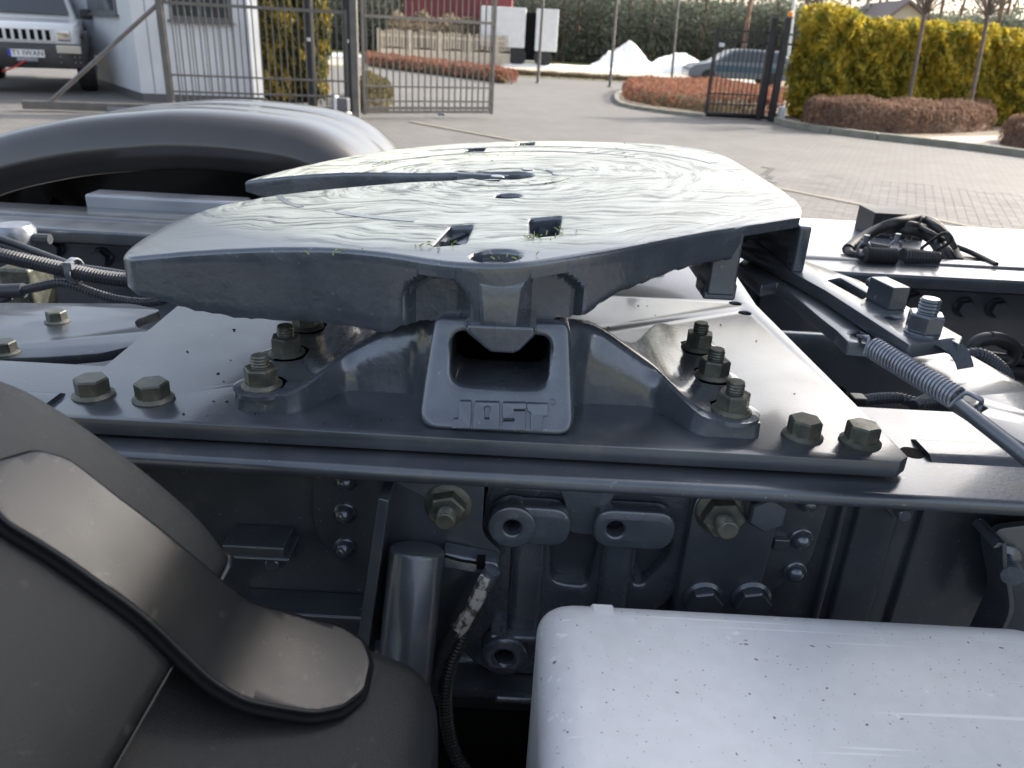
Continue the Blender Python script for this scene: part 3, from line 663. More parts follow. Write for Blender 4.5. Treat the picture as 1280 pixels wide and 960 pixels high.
zplate([(920,306),(938,299),(960,303),(998,319),(1012,328),(1046,340),(1074,350),(1125,377),(1204,421),(1200,431),(1187,424),(1137,431),(1080,394),(1032,363),(962,325)], .136, .014, name='upper_lever', holes=[[(1034,350),(1050,347),(1087,368),(1078,374)],[(1104,397),(1114,394),(1128,397),(1118,401)]])
pb = tp(1106, 380, .136); dirv = (tp(1125,388,.136)-tp(1086,368,.136)).normalized(); ang = math.atan2(dirv.y, dirv.x)
b = MB(); b.box((-.020,-.010,0), (.020,.010,.024), Matrix.Translation(pb) @ Matrix.Rotation(ang,4,'Z')); part('stop_block', b, 'paint', FW, bevel=.0012)
b = MB(); pp = Matrix.Translation(pb) @ Matrix.Rotation(ang,4,'Z'); b.cyl(pp @ Vector((-.012,.004,.012)), pp @ Vector((-.040,.006,.012)), .0065, .0055, 16); part('stop_pin', b, 'paint', FW, bevel=.001)
pn = tp(1152, 417, .136); part('nut', NUT2, 'paint', FW, place(pn, (0,0,1), .2))
t0 = tp(1150,433,.131); t1 = tp(1183,428,.131)
b = MB(); path = [Vector((0,0,.002)), Vector((.010,-.008,.001)), Vector((.022,-.018,-.006)), Vector((.030,-.026,-.016)), Vector((.034,-.030,-.026))]
rows = []
for q in spline(path, 4):
    a0 = t0.lerp(t1,.35)+q*.62; a1 = t1+q*.62; up = Vector((-.002,.002,.005)); rows.append([a0, a1, a1+up, a0+up])
b.loft(rows); part('handle_clip', b, 'cast', FW, bevel=.001)
# spring with hooks
s0 = tp(1090, 434, .121); s1 = tp(1196, 498, .112); ax = (s1-s0); Ls = ax.length; ax.normalize(); a = ax.orthogonal().normalized(); c = ax.cross(a)
N = 26; pts = [s0+ax*(Ls*i/(N*14))+(a*math.cos(2*math.pi*i/14)+c*math.sin(2*math.pi*i/14))*.0092 for i in range(N*14+1)]
b = MB(); b.tube(pts, .0016, 6); b.tube(spline([pts[0], s0-ax*.006+Vector((0,0,.006)), tp(1080,421,.127), tp(1072,420,.118)], 5), .0019, 6)
hk = tp(1225, 508, .108); b.tube(spline([pts[-1], s1+ax*.006+Vector((0,0,.008)), s1+ax*.020+Vector((0,0,.010)), hk+Vector((0,0,.004)), hk+Vector((0,0,-.004))], 5), .0021, 6)
part('spring', b.mesh('spring', 80), 'steel', FW)
b = MB(); b.tube(spline([tp(1200,507,.112), tp(1225,527,.110), tp(1290,578,.104), tp(1420,690,.095)], 4), .0062, 12); part('pull_rod', b, 'paint', FW)
# pocket walls at the front corner
zt = .19
lw = [tp(*q, .17) for q in ((905,300),(924,288))]
b = MB(); X0, Y0 = .2385, .868
b.box((X0-.020, Y0+.004, .112), (X0+.012, Y0+.16, .186), Matrix.Identity(4)); part('pocket_wall', b, 'cast', FW, bevel=.003)
b = MB(); b.box((.322, .905, .135), (.336, 1.10, .190)); b.box((.24, 1.06, .12), (.336, 1.08, .188)); part('pocket_wall', b, 'cast', FW, bevel=.003)
b = MB(); b.box((X0-.022, Y0+.012, .104), (X0+.016, Y0+.06, .124)); part('pocket_foot', b, 'cast', FW, bevel=.003)

# crumbs on the mounting plate and blades of grass stuck in the grease
rg = random.Random(11); bb = MB()
for i in range(34):
    q = (rg.uniform(225,330), rg.uniform(400,520)) if i % 3 == 0 else ((rg.uniform(760,1000), rg.uniform(380,520)) if i % 3 == 1 else (rg.uniform(300,900), rg.uniform(520,545)))
    p = tp(*q, 0)
    if not (-.45 < p.x < .37 and .71 < p.y < 1.3): continue
    s = rg.uniform(.0004,.0011); M_ = Matrix.Translation((p.x,p.y,s*.4)) @ Matrix.Rotation(rg.uniform(0,3),4,'Z') @ Matrix.Rotation(rg.uniform(-.5,.5),4,'X'); bb.box((-s*1.6,-s,-s*.5),(s*1.6,s,s*.5),M_)
part('dirt_crumbs', bb, 'rubber', MP, kind='stuff')
mat('grass_blade', (.16,.24,.03), .6, 0, (.30,.34,.06), 30)
bb = MB()
for cx_, cy_, k in ((625,195,9),(655,181,12),(470,194,7),(545,302,10),(672,300,10),(770,196,7),(640,322,6),(705,298,6),(590,186,8),(420,300,6)):
    for i in range(k):
        p = tp(cx_+rg.gauss(0,13), cy_+rg.gauss(0,3), .176); L = rg.uniform(.003,.009); a_ = rg.uniform(0,6.28); z = ztop(p.x,p.y)
        dv = Vector((math.cos(a_)*L, math.sin(a_)*L, rg.uniform(0,.004))); sd_ = Vector((-math.sin(a_),math.cos(a_),0))*.0008; p0 = Vector((p.x,p.y,z+.0005))
        bb.add([p0-sd_, p0+sd_, p0+dv+sd_*.3, p0+dv-sd_*.3, p0+dv*.5+Vector((0,0,.0015))], [(0,1,4),(1,2,4),(2,3,4),(3,0,4)])
part('grass_bits', bb.mesh('g', 0), 'grass_blade', FW, kind='stuff')
# ------------------------------------------------------------------ near mudguard
def resample(pts, step):
    out = [Vector(pts[0])]; acc = 0
    for a, b_ in zip(pts, pts[1:]):
        d = (b_-a).length; t = step-acc
        while t <= d: out.append(a+(b_-a)*(t/d)); t += step
        acc = (acc+d) % step
    return out
arch = [(-1.36,-.10),(-1.30,.03),(-1.2,.09),(-1.05,.14),(-.9,.167),(-.75,.180),(-.6,.180),(-.45,.165),(-.36,.140),(-.325,.122),(-.29,.094),(-.257,.063),(-.228,.030),(-.208,-.005)]
arch_path = spline([(x, 0, z) for x, z in arch], 4)
shelf = [(-.232,-.02),(-.205,-.046),(-.17,-.062),(-.125,-.078),(-.085,-.092),(-.062,-.106),(-.050,-.128),(-.046,-.16),(-.046,-.30),(-.05,-.75)]
shelf_path = spline([(x, 0, z) for x, z in shelf], 4)
def strip_mesh(path, cross, Y=lambda y: y, thick=.006):
    rows = []
    for i, p in enumerate(path):
        t = (path[min(i+1, len(path)-1)]-path[max(i-1, 0)]).normalized(); nrm = Vector((-t.z, 0, t.x))
        if nrm.z < 0 and abs(t.x) > .01 and t.x > 0: nrm = -nrm
        if t.x <= 0 and nrm.x < 0: nrm = -nrm
        rows.append([Vector((p.x, Y(y), p.z))+nrm*dr for y, dr in cross])
    b = MB(); b.sheet(rows); me = b.mesh('shell', 60); return me
def add_solid(o, t=.005):
    s = o.modifiers.new('solid', 'SOLIDIFY'); s.thickness = t; s.offset = -1
MG = thing('mudguard', 'dusty black plastic mudguard filling the lower left corner', 'mudguard', (-.6, .3, -.8), truck=True)
cross = [(.04,-.10),(.045,-.05),(.06,-.015),(.09,0),(.20,.0),(.32,0),(.43,0),(.480,0),(.494,-.003),(.504,-.012),(.509,-.028),(.510,-.09)]
o = part('shell', strip_mesh(arch_path, cross), 'plastic', MG); add_solid(o)
cross2 = [(.05,-.10),(.055,-.05),(.07,-.015),(.10,0),(.20,.0),(.32,0),(.43,0),(.478,0),(.494,-.005),(.503,-.018),(.506,-.05),(.506,-.10)]
o = part('front_section', strip_mesh(shelf_path, cross2), 'plastic', MG); add_solid(o)
# raised lip where the arch ends
lip = [arch_path[-1]+Vector((0,y,0)) for y in (.1,.2,.3,.40,.455)]
end = arch_path[-1]; t_ = (arch_path[-1]-arch_path[-3]).normalized(); nn = Vector((-t_.z,0,t_.x)); nn = nn if nn.x > 0 else -nn
b = MB(); b.tube([Vector((end.x, y, end.z))+nn*dr for y, dr in [(c_[0], c_[1]+.001) for c_ in cross[2:]]], [.0009]*5+[.0030]*(len(cross)-7), 8); part('lip', b.mesh('lip', 70), 'plastic_smooth', MG)
# ribbon cover: outline seen on the shell, laid onto a smooth carrier path
rib_path = spline([(x, 0, z) for x, z in [(-.75,.180),(-.6,.180),(-.45,.165),(-.36,.140),(-.325,.122),(-.29,.094),(-.257,.063),(-.228,.030),(-.207,-.004),(-.188,-.032),(-.160,-.055),(-.125,-.074),(-.085,-.090),(-.05,-.101),(-.01,-.112)]], 6)
acc = [0]
for a_, b_ in zip(rib_path, rib_path[1:]): acc.append(acc[-1]+(b_-a_).length)
def hit(px, py):                                   # where the sight line meets the carrier surface -> (s, y)
    d = ray(px, py); c0 = CAM_H-ZT; best = None
    for i, (a_, b_) in enumerate(zip(rib_path, rib_path[1:])):
        ex, ez = b_.x-a_.x, b_.z-a_.z; det = d.x*(-ez)+ex*d.z
        if abs(det) < 1e-9: continue
        rx, rz = a_.x, a_.z-c0
        t = (rx*(-ez)+ex*rz)/det; k = (d.x*rz-d.z*rx)/det
        if t > 0 and -.001 <= k <= 1.001 and (best is None or t < best[0]): best = (t, acc[i]+k*(b_-a_).length, d.y*t)
    return (best[1], best[2]) if best else None
def at_s(s, y, off):
    s = max(0, min(acc[-1]-1e-6, s)); i = max(k for k in range(len(acc)-1) if acc[k] <= s); a_, b_ = rib_path[i], rib_path[i+1]; t = (s-acc[i])/(acc[i+1]-acc[i])
    def tang(j): q = rib_path[min(j+1, len(rib_path)-1)]-rib_path[max(j-1, 0)]; return q.normalized()
    tg = tang(i).lerp(tang(i+1), t).normalized(); n_ = Vector((-tg.z, 0, tg.x)); p = a_.lerp(b_, t); return Vector((p.x, y, p.z))+n_*off
def ribbon(outline_px, t, off, mt, name, r=.006):
    pts = [hit(*q) for q in outline_px]; pts = [q for q in pts if q]
    me = plate2d(rpoly(pts, r, 4), (), t, min(.002, t*.4), None, 60, 2)
    bm = bmesh.new(); bm.from_mesh(me); s0 = min(q[0] for q in pts); s1 = max(q[0] for q in pts); k = s0
    while k < s1:
        g = bm.verts[:]+bm.edges[:]+bm.faces[:]; bmesh.ops.bisect_plane(bm, geom=g, plane_co=(k, 0, 0), plane_no=(1,0,0)); k += .008
    for v in bm.verts: v.co = at_s(v.co.x, v.co.y, v.co.z+off)
    bmesh.ops.recalc_face_normals(bm, faces=bm.faces)
    bm.to_mesh(me); bm.free(); finish(me, 45); return part(name, me, mt, MG)
RO = [(-60,640),(-60,600),(0,584),(40,572),(78,582),(140,630),(220,692),(300,757),(350,772),(420,790),(450,808),(460,835),(452,872),(425,893),(390,900),(300,884),(255,857),(200,806),(120,742),(60,700),(0,664),(-60,640)][1:-1]
def grow(pts, k):
    c = Vector((0,0)); out = []
    n = len(pts); area = sum(pts[i][0]*pts[(i+1) % n][1]-pts[(i+1) % n][0]*pts[i][1] for i in range(n)); sg = 1 if area > 0 else -1
    for i in range(n):
        a_ = Vector(pts[i-1]); b_ = Vector(pts[(i+1) % n]); t = (b_-a_).normalized(); out.append((pts[i][0]+t.y*k*sg, pts[i][1]-t.x*k*sg))
    return out
ribbon(grow(RO, 7), .004, .0022, 'black', 'ribbon_dark_gap')  # black sheet wider than the cover, paints the shaded gap round it
ribbon(RO, .007, .0050, 'plastic_smooth', 'ribbon_cover')
# seam ridge in the front section
sm = [hit(*q) for q in ((268,880),(245,915),(212,965))]


# near and far twin wheels on the chassis
for yw in (.27, mir(.27)):
    for dy in (-.16, .16):
        b = MB(); prof = [(.30,-.13),(.40,-.15),(.47,-.135),(.495,-.11),(.50,-.05),(.50,.05),(.495,.11),(.47,.135),(.40,.15),(.30,.13)]
        b.lathe(prof, (-.73, yw+dy, -ZT+.5), (0,1,0), 48, cap=False); wh = part('wheel', b, 'rubber', CH)
        b = MB(); b.lathe([(.30,-.13),(.285,-.10),(.28,.0),(.12,.02),(.12,.03),(.28,.01),(.285,.10),(.30,.13)], (-.73, yw+dy, -ZT+.5), (0,1,0), 36, cap=False); part('rim', b, 'steel', wh)

# far mudguard
MF = thing('mudguard', 'dark mudguard with bright curved top beyond the far chassis rail', 'mudguard', (-.72, 2.12, -.8), truck=True)
fpath = spline([(x, 0, z) for x, z in [(-1.62,-.45),(-1.60,-.20),(-1.50,-.04),(-1.307,.075),(-1.095,.138),(-.9,.168),(-.775,.178),(-.62,.174),(-.50,.158),(-.41,.118),(-.34,.05),(-.31,-.05),(-.295,-.20),(-.29,-.45)]], 6)
fcross = [(1.862,-.128),(1.858,-.125),(1.832,-.076),(1.831,-.070),(1.834,-.062),(1.845,-.035),(1.865,-.012),(1.89,-.003),(1.92,0),(1.97,.001),(1.99,-.001),(2.01,.001),(2.10,.001),(2.12,-.002),(2.14,.001),(2.25,.0),(2.30,-.006),(2.36,-.02),(2.39,-.06),(2.40,-.12),(2.40,-.62)]
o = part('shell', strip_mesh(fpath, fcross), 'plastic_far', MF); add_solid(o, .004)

# ------------------------------------------------------------------ tanks
def rbox_rings(x0, x1, y0, y1, z0, z1, r, rz):
    b = MB(); rings = []
    def ring(ins, z): return [Vector((x, y, z)) for x, y in rpoly([(x0+ins,y0+ins),(x1-ins,y0+ins),(x1-ins,y1-ins),(x0+ins,y1-ins)], max(r-ins*.3, .01), 8)]
    prof = [(rz*(1-math.cos(math.radians(a))), z0+rz*(1-math.sin(math.radians(a)))) for a in (90,70,50,30,10,0)]
    prof = [(rz, z0)]+[(rz*(1-math.sin(math.radians(a))), z0+rz*(1-math.cos(math.radians(a)))) for a in (20,40,60,80,90)]
    prof += [(rz*(1-math.cos(math.radians(a))), z1-rz*(1-math.sin(math.radians(a)))) for a in (0,10,20,30,40,50,60,70,80,90)]
    b.loft([ring(i_, z) for i_, z in prof]); return b
TK = thing('side_tank', 'speckled pale silver tank with a band in the lower right corner', 'tank', (.3, .3, -.62), truck=True)
part('body', rbox_rings(.036, .525, .10, .612, -.62, -.112, .030, .034).mesh('tank', 60), 'tank', TK)
pts = [tp(*q, -.1125) for q in ((753,756),(758,780),(772,830),(792,890),(818,960),(845,1020),(880,1090))]
b = MB(); rows = []
for p in pts:
    rows.append([p+Vector((-.011,0,-.002)), p+Vector((-.009,0,.0004)), p+Vector((.009,0,.0004)), p+Vector((.011,0,-.002))])
b.sheet(rows); part('band', b.mesh('band', 30), 'tank', TK)
TF = thing('far_side_tank', 'flat bright metal tank top along the far chassis rail', 'tank', (1.4, 1.95, -.6), truck=True)
part('body', rbox_rings(.44, 3.2, 1.755, 2.10, -.60, -.030, .02, .012).mesh('tank', 60), 'silver_top', TF)

# ------------------------------------------------------------------ hoses, cables
def corrugated(path, r, pitch=.0052, n=12):
    P = resample(spline(path, 10), pitch/2); b = MB(); b.tube(P, [r*(1.0 if i % 2 else .84) for i in range(len(P))], n); return b.mesh('hose', 20)
def yh(px, py, y): return ty(px, py, y)
HB = thing('hose_bundle', 'bundle of grey corrugated and smooth hoses tied left of the coupling', 'hoses', (-.8, 1.3, -.05), truck=True)
Y1 = 1.28
part('corrugated_hose', corrugated([yh(-60,300,Y1+.02), yh(0,318,Y1), yh(50,330,Y1), yh(95,340,Y1), yh(130,347,Y1), yh(170,351,Y1), yh(240,352,Y1)], .0135), 'tube', HB)
for k, pp in enumerate((((-60,282),(0,298),(50,316),(95,332),(130,338),(180,345),(240,347)), ((-60,292),(0,306),(50,322),(95,338),(130,343),(180,350),(240,353)))):
    b = MB(); b.tube(spline([yh(x, y, Y1+.012) for x, y in pp], 8), .0058, 10); part('smooth_hose', b.mesh('h', 80), 'tube', HB)
part('corrugated_hose', corrugated([yh(28,363,Y1), yh(50,358,Y1), yh(75,354,Y1), yh(95,358,Y1), yh(120,367,Y1), yh(150,375,Y1), yh(185,378,Y1), yh(215,372,Y1), yh(250,360,Y1+.05)], .0085), 'tube', HB)
b = MB(); b.tube(spline([yh(-60,366,Y1), yh(0,364,Y1), yh(30,363,Y1)], 6), .0125, 12); part('smooth_hose', b.mesh('h', 80), 'tube', HB)
b = MB(); b.tube(spline([yh(-30,400,Y1), yh(0,378,Y1), yh(12,370,Y1)], 6), .007, 10); part('smooth_hose', b.mesh('h', 80), 'tube', HB)
p = yh(94, 340, Y1); ring = [p+Vector((.004*math.sin(a_), .017*math.sin(a_), .021*math.cos(a_)+.002)) for a_ in [2*math.pi*i/24 for i in range(24)]]
b = MB()
for dx in (-.003, 0, .003): b.tube([q+Vector((dx,0,0)) for q in ring], .0022, 6, True)
b.box(p+Vector((-.006,-.022,.010)), p+Vector((.008,-.012,.022))); part('cable_tie', b, 'steel', HB)
part('corrugated_hose', corrugated([tp(20,470,-.075), tp(40,455,-.07), tp(80,447,-.068), tp(130,441,-.068), tp(180,432,-.07), tp(230,420,-.08)], .0125), 'tube', HB)
b = MB(); pv = yh(8, 290, 1.42); b.lathe([(.02,0),(.034,.004),(.036,.03),(.03,.04)], (pv.x-.01, 1.46, pv.z-.035), (0,0,1), 20); part('filter_bowl', b, 'steel', HB)
b = MB(); b.cyl((pv.x+.02,1.46,pv.z-.02),(pv.x+.055,1.46,pv.z-.02),.010,n=10); part('fitting', b, 'tube', HB)
pv = yh(10,335,1.40); b = MB(); b.lathe([(.006,-.01),(.022,0),(.03,.01),(.03,.03),(.02,.035)], (pv.x-.005,1.42,pv.z-.04), (0,-1,.2), 18); part('valve', b, 'zinc', HB)
pv = yh(28,358,1.40); b = MB(); b.box((pv.x-.03,1.38,pv.z-.05),(pv.x+.03,1.46,pv.z+.04)); part('valve', b, 'zinc', HB, bevel=.008)

HR = thing('hose_loop', 'black rubber hoses looping between the rails on the right', 'hoses', (.75, 1.2, -.2), truck=True)
for pp, r, k in ((((1210,440),(1225,426),(1250,424),(1268,436),(1262,452),(1235,458),(1212,450)), .012, 0), (((1190,470),(1240,462),(1280,468),(1330,480)), .014, 0), (((1235,420),(1262,432),(1290,442),(1340,450)), .010, 0), (((1200,450),(1230,445),(1300,455)), .009, 0)):
    b = MB(); b.tube(spline([ty(x, y, 1.28) for x, y in pp], 8), r, 10); part('hose', b.mesh('h', 80), 'cable', HR)
part('corrugated_hose', corrugated([ty(1190,452,1.1), ty(1222,444,1.1), ty(1250,462,1.1), ty(1262,485,1.1)], .012), 'tube', HR)
for k, pp in enumerate((((1075,512),(1100,507),(1130,506),(1160,512),(1195,505)), ((1150,515),(1175,505),(1200,500),(1230,512)))):
    part('corrugated_hose', corrugated([tp(x, y, -.045) + Vector((0,.02,0)) for x, y in pp], .0085), 'tube', HR)
b = MB(); q = tp(1078,510,-.035); b.box(q+Vector((-.008,.01,-.01)), q+Vector((.010,.03,.008))); part('cable_tie', b, 'cable', HR, bevel=.002)

LH = thing('wire_harness', 'black corrugated wire harness with frayed foil tape hanging behind the strut', 'cable', (-.05, .66, -.3), truck=True)
YH = .665
part('corrugated_sleeve', corrugated([ty(x, y, YH) for x, y in ((612,722),(598,752),(580,790),(563,830),(557,870),(560,910),(572,948),(600,985))], .0085), 'cable', LH)
b = MB(); b.tube([ty(x, y, YH-.008) for x, y in ((606,722),(598,745),(588,765),(578,780),(570,790))], [.006,.0085,.0075,.009,.008], 8); part('foil_tape', b.mesh('t', 30), 'tape', LH)
b = MB(); b.tube(spline([ty(x, y, YH-.008) for x, y in ((572,784),(560,802),(548,825),(542,845))], 6), .0085, 10); part('cable', b.mesh('t', 80), 'cable', LH)
b = MB(); b.tube(spline([ty(x, y, YH) for x, y in ((603,735),(610,722),(616,712))], 4), .009, 10); part('plug', b.mesh('t', 80), 'cast', LH)
b = MB(); b.tube(spline([ty(x, y, .682) for x, y in ((553,694),(575,700),(600,706),(604,725),(596,745),(590,770))], 6), .0018, 6); q = ty(602,702,.682); b.box(q+Vector((-.005,-.005,-.006)), q+Vector((.004,.004,.006))); part('cable_tie', b.mesh('t', 60), 'black', LH)

CB = thing('cable_coil', 'coiled black trailer cables with connector lying on the far bright rail', 'cables', (.8, 1.7, -.02), truck=True)
zz = -.012
a = tp(1088,292,-.02); b = MB(); b.box((a.x, a.y, -.03), (a.x+.13, a.y+.10, .030)); b.box((a.x+.02, a.y-.002, -.01), (a.x+.12, a.y+.002, .022)); part('connector_box', b, 'dark_plastic', CB, bevel=.005)
def cab(pts, r, name='cable'):
    b = MB(); b.tube(spline([tp(x, y, z) for x, y, z in pts], 8), r, 10); part(name, b.mesh('c', 80), 'cable', CB)
cab([(1060,312,-.01),(1075,300,.0),(1100,286,.02),(1120,279,.035),(1145,275,.035),(1165,280,.03),(1182,296,.01),(1190,312,-.012),(1197,328,-.03)], .013)
cab([(1105,288,.01),(1130,288,.02),(1150,292,.015),(1165,300,.005),(1175,314,-.01),(1183,328,-.03)], .011)
cab([(1110,284,.02),(1135,282,.03),(1158,288,.02),(1172,300,.005),(1184,315,-.01),(1190,328,-.03)], .011)
cab([(1125,276,.03),(1150,274,.035),(1170,284,.03),(1184,298,.01),(1192,312,-.01)], .010)
cab([(1150,284,.03),(1170,295,.02),(1190,306,-.005),(1215,316,-.015),(1245,331,-.016)], .006)
cab([(1060,310,-.01),(1075,306,-.005),(1095,309,-.004),(1112,312,-.005)], .009)
cab([(1060,312,-.01),(1064,318,-.014),(1075,320,-.014),(1082,321,-.012)], .009)
P = [tp(1080+40*i/24, 319+2*i/24, -.008) for i in range(25)]; b = MB(); b.tube(P, [.018 if i % 2 else .0145 for i in range(25)], 14); part('ribbed_boot', b.mesh('b', 20), 'dark_plastic', CB)
P = [tp(1128+45*i/24, 321+2*i/24, -.010) for i in range(25)]; b = MB(); b.tube(P, [(.020-.006*i/24)*(1 if i % 2 else .9) for i in range(25)], 14); part('ribbed_boot', b.mesh('b', 20), 'dark_plastic', CB)
for (x0, y0), (x1, y1) in (((1121,296),(1128,274)), ((1137,299),(1150,276)), ((1152,310),(1188,302))):
    A = tp(x0, y0, .0); B = tp(x1, y1, .03); b = MB(); c_ = (A+B)/2; b.tube(spline([A, c_+Vector((0,-.02,.03)), B, c_+Vector((0,.03,-.03)), A], 6), .0035, 6); part('cable_tie', b.mesh('t', 80), 'cable', CB)
for q in ((1079,314),(1118,312)):
    p = tp(*q, -.0); b = MB(); b.tube([p+Vector((.012*math.cos(i*.5), 0, .014*math.sin(i*.5)+.005)) for i in range(13)], .003, 6); b.cyl(p+Vector((0,0,.018)), p+Vector((0,0,.034)), .006, n=8); part('hose_clamp', b.mesh('t', 60), 'steel', CB)

# ------------------------------------------------------------------ the tractor's cab, to the right of the view
TC = thing('truck_cab', 'tall slate grey tractor cab rising over the front of the chassis', 'cab', (2.8, YC, -ZT), truck=True)
secs = [(1.70,.0),(1.66,.06),(1.66,1.0),(1.66,2.1)]
b = MB(); b.loft([[Vector((x, y, z)) for x, y in rpoly([(1.66+i_,-.04+i_),(3.85-i_,-.04+i_),(3.85-i_,2.45-i_),(1.66+i_,2.45-i_)], .14, 5)] for z, i_ in ((-.25,.03),(-.1,0),(1.9,0),(2.35,.02),(2.6,.08),(2.72,.22))]); part('shell', b.mesh('cab', 50), 'paint', TC)
b = MB(); b.box((1.74,.25,2.6),(3.2,2.15,3.0)); part('roof_fairing', b, 'paint', TC, bevel=.15, seg=4)
for y_ in (-.05, 2.46):
    b = MB(); b.box((2.6,y_-.01,.85),(3.5,y_+.01,1.75)); part('door_window', b, 'glass', TC, bevel=.01)
    b = MB(); b.lathe([(.28,-.15),(.48,-.15),(.50,-.10),(.50,.10),(.48,.15),(.28,.15)], (3.1,.12 if y_ < 1 else 2.29,-ZT+.5), (0,1,0), 36); part('wheel', b, 'rubber', TC)
b = MB(); b.add([(3.86,.1,.7),(3.86,2.31,.7),(3.82,2.25,1.8),(3.82,.16,1.8)], [(0,1,2,3)]); part('windscreen', b, 'glass', TC)
# ------------------------------------------------------------------ yard, road, land
def quad(b, pts, z): b.add([(p[0], p[1], z) for p in pts], [tuple(range(len(pts)))]); return b
b = MB(); quad(b, [(-700,-300),(700,-300),(700,900),(-700,900)], 0); struct('ground', b, 'grass')
RD0, RD1 = gp(640, 93).y, gp(640, 82).y
yard = [(-16,-12),(22,-12),(22,RD0-1.0),(-16,RD0-1.0)]
b = MB(); quad(b, yard, .004); YARD = struct('paved_yard', b, 'paving')
b = MB(); quad(b, [(-90,RD0),(90,RD0),(90,RD1),(-90,RD1)], .006); struct('road', b, 'road')
# pale border course crossing the yard
pl = [gp(513,153), gp(623,173), gp(800,205), gp(984,239), gp(1150,272), gp(1330,310)]
b = MB(); rows = []
for i, p in enumerate(pl):
    t = (pl[min(i+1,5)]-pl[max(i-1,0)]).normalized(); n_ = Vector((-t.y,t.x,0))*.05; rows.append([(p.x-n_.x,p.y-n_.y,.020),(p.x+n_.x,p.y+n_.y,.020)])
b.sheet(rows); mat('border', (.20,.185,.15), .85, 0, (.15,.142,.12), 4); struct('border_course', b, 'border')
# paving blocks: the nearest 300 visible ones as pieces, the rest of the near field joined
pm = MB(); pm.add([(-.0985,-.0485,0),(.0985,-.0485,0),(.0985,.0485,0),(-.0985,.0485,0),(-.096,-.046,.006),(.096,-.046,.006),(.096,.046,.006),(-.096,.046,.006)], [(4,5,6,7),(0,1,5,4),(1,2,6,5),(2,3,7,6),(3,0,4,7)])
PAVER = pm.mesh('paver', 20); PAVER.materials.append(MATS['paver'])
cr, sr_ = math.cos(PAVE_ROT), math.sin(PAVE_ROT); fld = []
for j in range(-60, 120):
    for i in range(-20, 90):
        lx, ly = (i+.5*(j % 2))*.2, j*.1; x, y = lx*cr-ly*sr_, lx*sr_+ly*cr
        if not (3.3 < y < 11.5 and -1 < x < 10): continue
        d = Vector((x, y, -CAM_H)); z = d.dot(_f); u, v = 640+F_PX*d.dot(R_)/z, 480-F_PX*d.dot(U_)/z
        if 960 < u < 1320 and 165 < v < 320: fld.append((y, x))
fld.sort(); rg = random.Random(2); rest = MB()
for k, (y, x) in enumerate(fld):
    M_ = Matrix.Translation((x, y, .005+rg.uniform(0,.0012))) @ Matrix.Rotation(PAVE_ROT+rg.uniform(-.01,.01), 4, 'Z')
    if k < 300:
        o = bpy.data.objects.new('paver', PAVER); COL.objects.link(o); o.parent = YARD; o.matrix_basis = M_
    else: rest.add([M_ @ v.co for v in PAVER.vertices], [tuple(p.vertices) for p in PAVER.polygons])
o = bpy.data.objects.new('pavers', rest.mesh('pavers', 0)); o.data.materials.append(MATS['paver']); COL.objects.link(o); o.parent = YARD; o['kind'] = 'stuff'
# per-block colour change
n = MATS['paver'].node_tree; oi = n.nodes.new('ShaderNodeObjectInfo'); gi = n.nodes.new('ShaderNodeNewGeometry'); hs = n.nodes.new('ShaderNodeHueSaturation'); mr = n.nodes.new('ShaderNodeMapRange'); ad = n.nodes.new('ShaderNodeMath'); ad.operation = 'ADD'; fr = n.nodes.new('ShaderNodeMath'); fr.operation = 'FRACT'
n.links.new(oi.outputs['Random'], ad.inputs[0]); n.links.new(gi.outputs['Random Per Island'], ad.inputs[1]); n.links.new(ad.outputs[0], fr.inputs[0]); n.links.new(fr.outputs[0], mr.inputs[0]); mr.inputs['To Min'].default_value = .82; mr.inputs['To Max'].default_value = 1.15; n.links.new(mr.outputs[0], hs.inputs['Value'])
bs = n.nodes['Principled BSDF']; src = bs.inputs['Base Color'].links[0].from_socket; n.links.new(src, hs.inputs['Color']); n.links.new(hs.outputs[0], bs.inputs['Base Color'])
# kerbs
def kerb(name, pts, w=.14, h=.13, mt='kerb'):
    P = [Vector((p[0], p[1], 0)) for p in pts]; P = resample(spline(P, 12), .98)
    root = struct(name, MB().box((P[0].x-.02,P[0].y-.02,-.05),(P[0].x+.02,P[0].y+.02,-.02)), mt)
    for a_, c_ in zip(P, P[1:]):
        d = c_-a_; L = d.length; ang = math.atan2(d.y, d.x); bb = MB(); bb.box((.004,-w/2,-.02), (L-.004,w/2,h)); me = bb.mesh('kerb_stone')
        o = bpy.data.objects.new('kerb_stone', me); me.materials.append(MATS[mt]); COL.objects.link(o); o.parent = root; o.matrix_basis = Matrix.Translation(a_) @ Matrix.Rotation(ang, 4, 'Z')
        m_ = o.modifiers.new('bevel', 'BEVEL'); m_.width = .015; m_.segments = 2
    return root
kerb('kerb', [gp(970,154), gp(1010,163), gp(1100,175), gp(1200,186), gp(1290,198), gp(1400,214)])
kerb('kerb', [gp(790,112), gp(772,119), gp(775,131), gp(810,139), gp(885,148)], h=.09)
b = MB(); quad(b, [gp(975,152), gp(1010,161), gp(1100,172), gp(1200,182), gp(1290,194), gp(1500,225), (30,14), (30,30), gp(975,90)], .05); struct('planting_bed', b, 'earth')
b = MB(); quad(b, [gp(1130,176), gp(1245,173), gp(1250,188), gp(1180,181)], .056); mat('chips', (.50,.42,.36), .9, 0, (.40,.33,.28), 30, .6, 80); struct('gravel_patch', b, 'chips')
b = MB(); quad(b, [gp(780,112), gp(773,121), gp(777,129), gp(810,137), gp(885,146), gp(975,150), gp(990,112)], .06); struct('planting_bed', b, 'earth')

